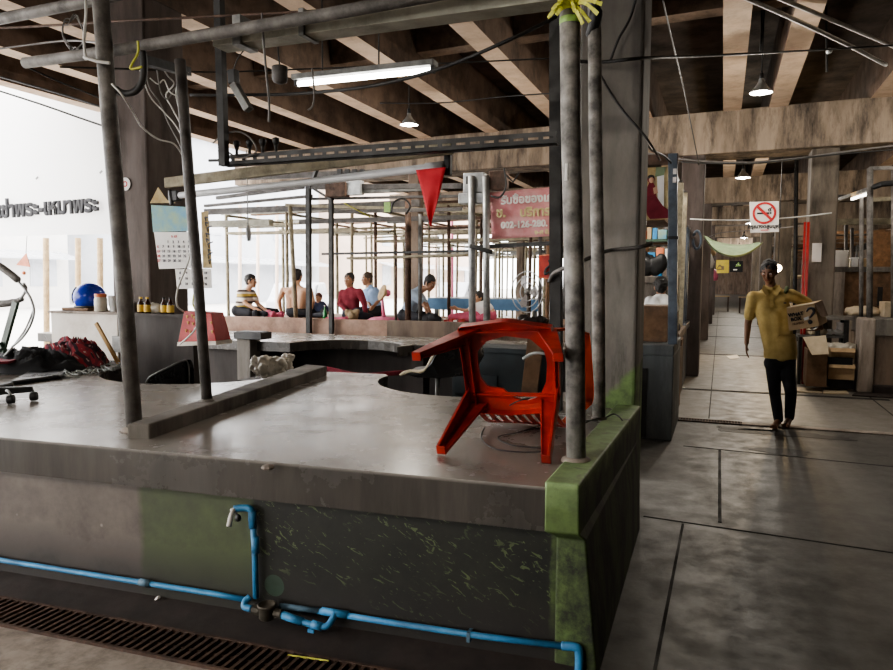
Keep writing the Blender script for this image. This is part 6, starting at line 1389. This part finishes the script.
cab([(60,67,4.0),(130,69,4.5),(215,72,5.0),(330,68,5.5),(450,63,5.8),(556,58,6.0)], .007, 'cable_black', 'thin dark line crossing level behind the tube light')
cab([(380,103,6.5),(440,103,6.5),(500,97,6.3),(556,93,6.0)], .006, 'cable_black', 'short dark line level with the small pendant lamp left of centre')
cab([(213,143,3.4),(225,134,3.35),(240,132,3.34),(252,140,3.34),(256,152,3.34),(240,158,3.34),(228,152,3.34)], .005, 'cable_grey', 'grey wire curling round the clips at the end of the perforated bar')
cab([(312,68,3.2),(314,90,3.2),(313,105,3.2),(308,110,3.2)], .005, 'cable_grey', 'thin grey wire end dangling in front of the left end of the tube light')
cab([(638,-10,4.5),(630,18,4.5),(618,40,4.48),(610,62,4.5)], .008, 'cable_black', 'black cable slanting across the top of the near column face')
cab([(600,74,4.45),(612,95,4.5),(625,113,4.5),(640,130,4.5),(652,146,4.55),(660,160,5.0)], .007, 'cable_black', 'black cable running down the near column face to its right edge')
cab([(556,60,4.4),(600,62,4.45),(645,58,4.52),(700,56,6),(800,51,8),(900,45,9)], .010, 'cable_black', 'black cable running level past the near column and across the right-hand roof')
cab([(549,282,4.25),(553,274,4.22),(562,269,4.15),(580,262,4.1),(598,254,4.3),(612,250,4.52),(640,247,4.53),(652,243,4.6)], .012, 'cable_grey', 'grey-green cable looping behind the thick round pole and across the near column')
cab([(741,-4,7.4),(800,22,8.0),(850,46,8.6),(886,65,9.2)], .022, 'cable_white', 'left one of two pale thin pipes slanting under the right-hand roof', name='conduit', cat='pipe')
cab([(774,-4,7.4),(820,15,8.0),(860,32,8.6),(897,48,9.2)], .022, 'cable_white', 'right one of two pale thin pipes slanting under the right-hand roof', name='conduit', cat='pipe')
cab([(645,153,11.9),(690,160,11.95),(745,162.5,12.0),(800,158,11.9),(850,151,11.8),(900,145,11.7)], .016, 'cable_grey', 'upper pale cable sagging along the foot of the first girder above the aisle')
cab([(645,159,11.9),(700,163,11.9),(760,163,11.9),(830,155,11.8),(900,149,11.7)], .012, 'cable_black', 'dark cable sagging just under the pale one along the first girder')
cab([(662,-4,6),(672,40,7),(685,95,9),(699,165,11)], .008, 'cable_black', 'thin dark string dropping from the roof to the girder right of the near column')
cab([(645,140,6.0),(652,150,6.4),(664,156,7.0),(671,163,7.3)], .010, 'cable_black', 'black wire looping from the near column to the blue-grey post')
cab([(761,-4,9.2),(762,30,9.1),(760,52,9.05)], .012, 'steel_grey', 'grey conduit hanging from the roof above the nearer aisle lamp', name='conduit', cat='pipe')
t = thing('hanging_clamp', 'dark metal rod with a small clamp hanging between the two pale pipes at right', 'rod', A_(827,52,9.0)); obj('rod', MB().tube([A_(826,-4,9.0), A_(827,72,9.0)], .012, 6), 'steel_black', t); obj('clamp', MB().ball(A_(829,51,8.98), .035, 8, 6), 'steel_silver', t, smooth=True)
cab([(722,57,11),(756,53,11),(808,50,11)], .010, 'cable_black', 'black cable tied across the undersides of two joists over the aisle')
cab([(700,242,20),(720,233,19),(760,230,18),(800,226,17)], .010, 'cable_grey', 'thin far line strung across the aisle below the no smoking sign')

# ------------------------------------------------------------------ the bright street outside at left
def house(name, label, x0, x1, y0, y1, h, mat, nw, nf):
    t = thing(name, label, 'building', (x0, (y0+y1)/2, 0)); obj('wall', MB().box(x0-8, x0, y0, y1, -.05, h), mat, t)
    obj('roof', MB().box(x0-8.3, x0+.4, y0-.2, y1+.2, h, h+.4), 'facade_grey', t)
    for f in range(nf):
        for k in range(nw):
            yc = y0+(y1-y0)*(k+.5)/nw; z = .6+f*3.2
            w = obj('window', MB().box(x0, x0+.06, yc-.8, yc+.8, z+.5, z+2.1), 'facade_grey', t); obj('pane', MB().box(x0+.06, x0+.08, yc-.7, yc+.7, z+.6, z+2.0), 'car_pale', w)
    obj('awning', MB().hexa([(x0,y0+.5,2.9),(x0+1.6,y0+.5,2.5),(x0+1.6,y1-.5,2.5),(x0,y1-.5,2.9),(x0,y0+.5,2.98),(x0+1.6,y0+.5,2.58),(x0+1.6,y1-.5,2.58),(x0,y1-.5,2.98)]), 'car_pale', t)
    return t
house('shop_house', 'pale washed-out shop house across the street, behind the white banner', -34, -26, 14, 30, 9, 'facade_pale', 5, 2)
house('shop_house', 'pale grey shop house across the street, behind the striped top', -30, -22, 32, 50, 10, 'facade_grey', 5, 2)
house('shop_house', 'pale peach shop house across the street, behind the person in maroon', -26, -18, 52, 76, 9, 'facade_peach', 6, 2)
def car(label, c, rot, mat):
    t = thing('car', label, 'car', c); R_ = Matrix.Rotation(rot, 3, 'Z'); c = V(c)
    prof = [(-2.1,.35),(-2.15,.75),(-1.75,.92),(-1.0,1.42),(.55,1.45),(1.15,.98),(2.05,.82),(2.12,.35)]
    m = MB(); m.slab([c+R_@V((x,-.82,z)) for x, z in prof], R_@V((0,1.64,0))); obj('body', m, mat, t, bevel=.06)
    for s_ in (-.83,.83): obj('side_window', MB().slab([c+R_@V((x,s_,z)) for x, z in ((-1.25,.98),(-.9,1.36),(.48,1.38),(.92,.99))], R_@V((0,.02*(1 if s_ > 0 else -1),0))), 'glass_dark', t)
    obj('windscreen', MB().slab([c+R_@V(p) for p in ((.62,-.7,1.40),(.62,.7,1.40),(1.14,.74,1.0),(1.14,-.74,1.0))], R_@V((.03,0,.03))), 'glass_dark', t)
    for x in (-1.3,1.3):
        for s_ in (-.8,.8): obj('wheel', MB().lathe([(0,-.09),(.28,-.09),(.31,-.05),(.31,.05),(.28,.09),(0,.09)], c+R_@V((x,s_,.31)), 16, axis=R_@V((0,1,0))), 'black_plastic', t, smooth=True)
    return t
car('pale washed-out car parked on the street beyond the red-haired child', (-15.5, 24.5, -.03), 1.9, 'car_pale')
car('pale grey car parked on the street behind the silver posts', (-13.5, 37, -.03), 1.7, 'facade_grey')
for k, (x_, Y_, mt) in enumerate(((46,11,'wood_pale'),(78,12,'wood_pale'),(100,11.5,'wood_pale'),(258,22,'facade_peach'),(277,22,'facade_peach'),(240,20,'facade_peach'),(436,26,'facade_peach'),(452,26,'pink_plastic'))):
    a_ = A_(x_, 330, Y_); b_ = A_(x_, 205 if k > 2 else 238, Y_); a_.z = -.03; solo('street_post', MB().tube([a_, b_], .06, 8), mt, ('first','second','third','first','second','third','fourth','fifth')[k]+(' thin post from the left under the white banner' if k < 3 else ' washed-out thin post in the street glare behind the sitting people'), 'post', group='thin posts in the street', smooth=True)
t = thing('street_table', 'washed-out low orange counter outside at far left behind the tipped swivel chair', 'counter', (-9.2, 8.4, 0)); obj('top', MB().box(-10.3, -8.1, 9.5, 10.2, .55, .66), 'facade_peach', t); obj('rail', MB().box(-10.3, -8.1, 9.5, 9.56, .74, .80), 'orange_lid', t)
for x_ in (-10.2, -8.2): obj('leg', MB().box(x_, x_+.08, 9.5, 9.58, 0, .8), 'facade_peach', t)
t = thing('red_flag', 'small orange-red triangular flag hanging in the glare under the white banner', 'flag', A_(23,268,8)); obj('cloth', MB().slab([A_(16,265,8), A_(30,267,8), A_(26,253,8)], V((0,.01,0))), 'orange_lid', t); obj('string', MB().tube([A_(26,253,8), A_(27,236,8)], .005, 6), 'cable_grey', t); obj('weight', MB().ball(A_(24,273,8), .03, 8, 6), 'orange_lid', t, smooth=True)
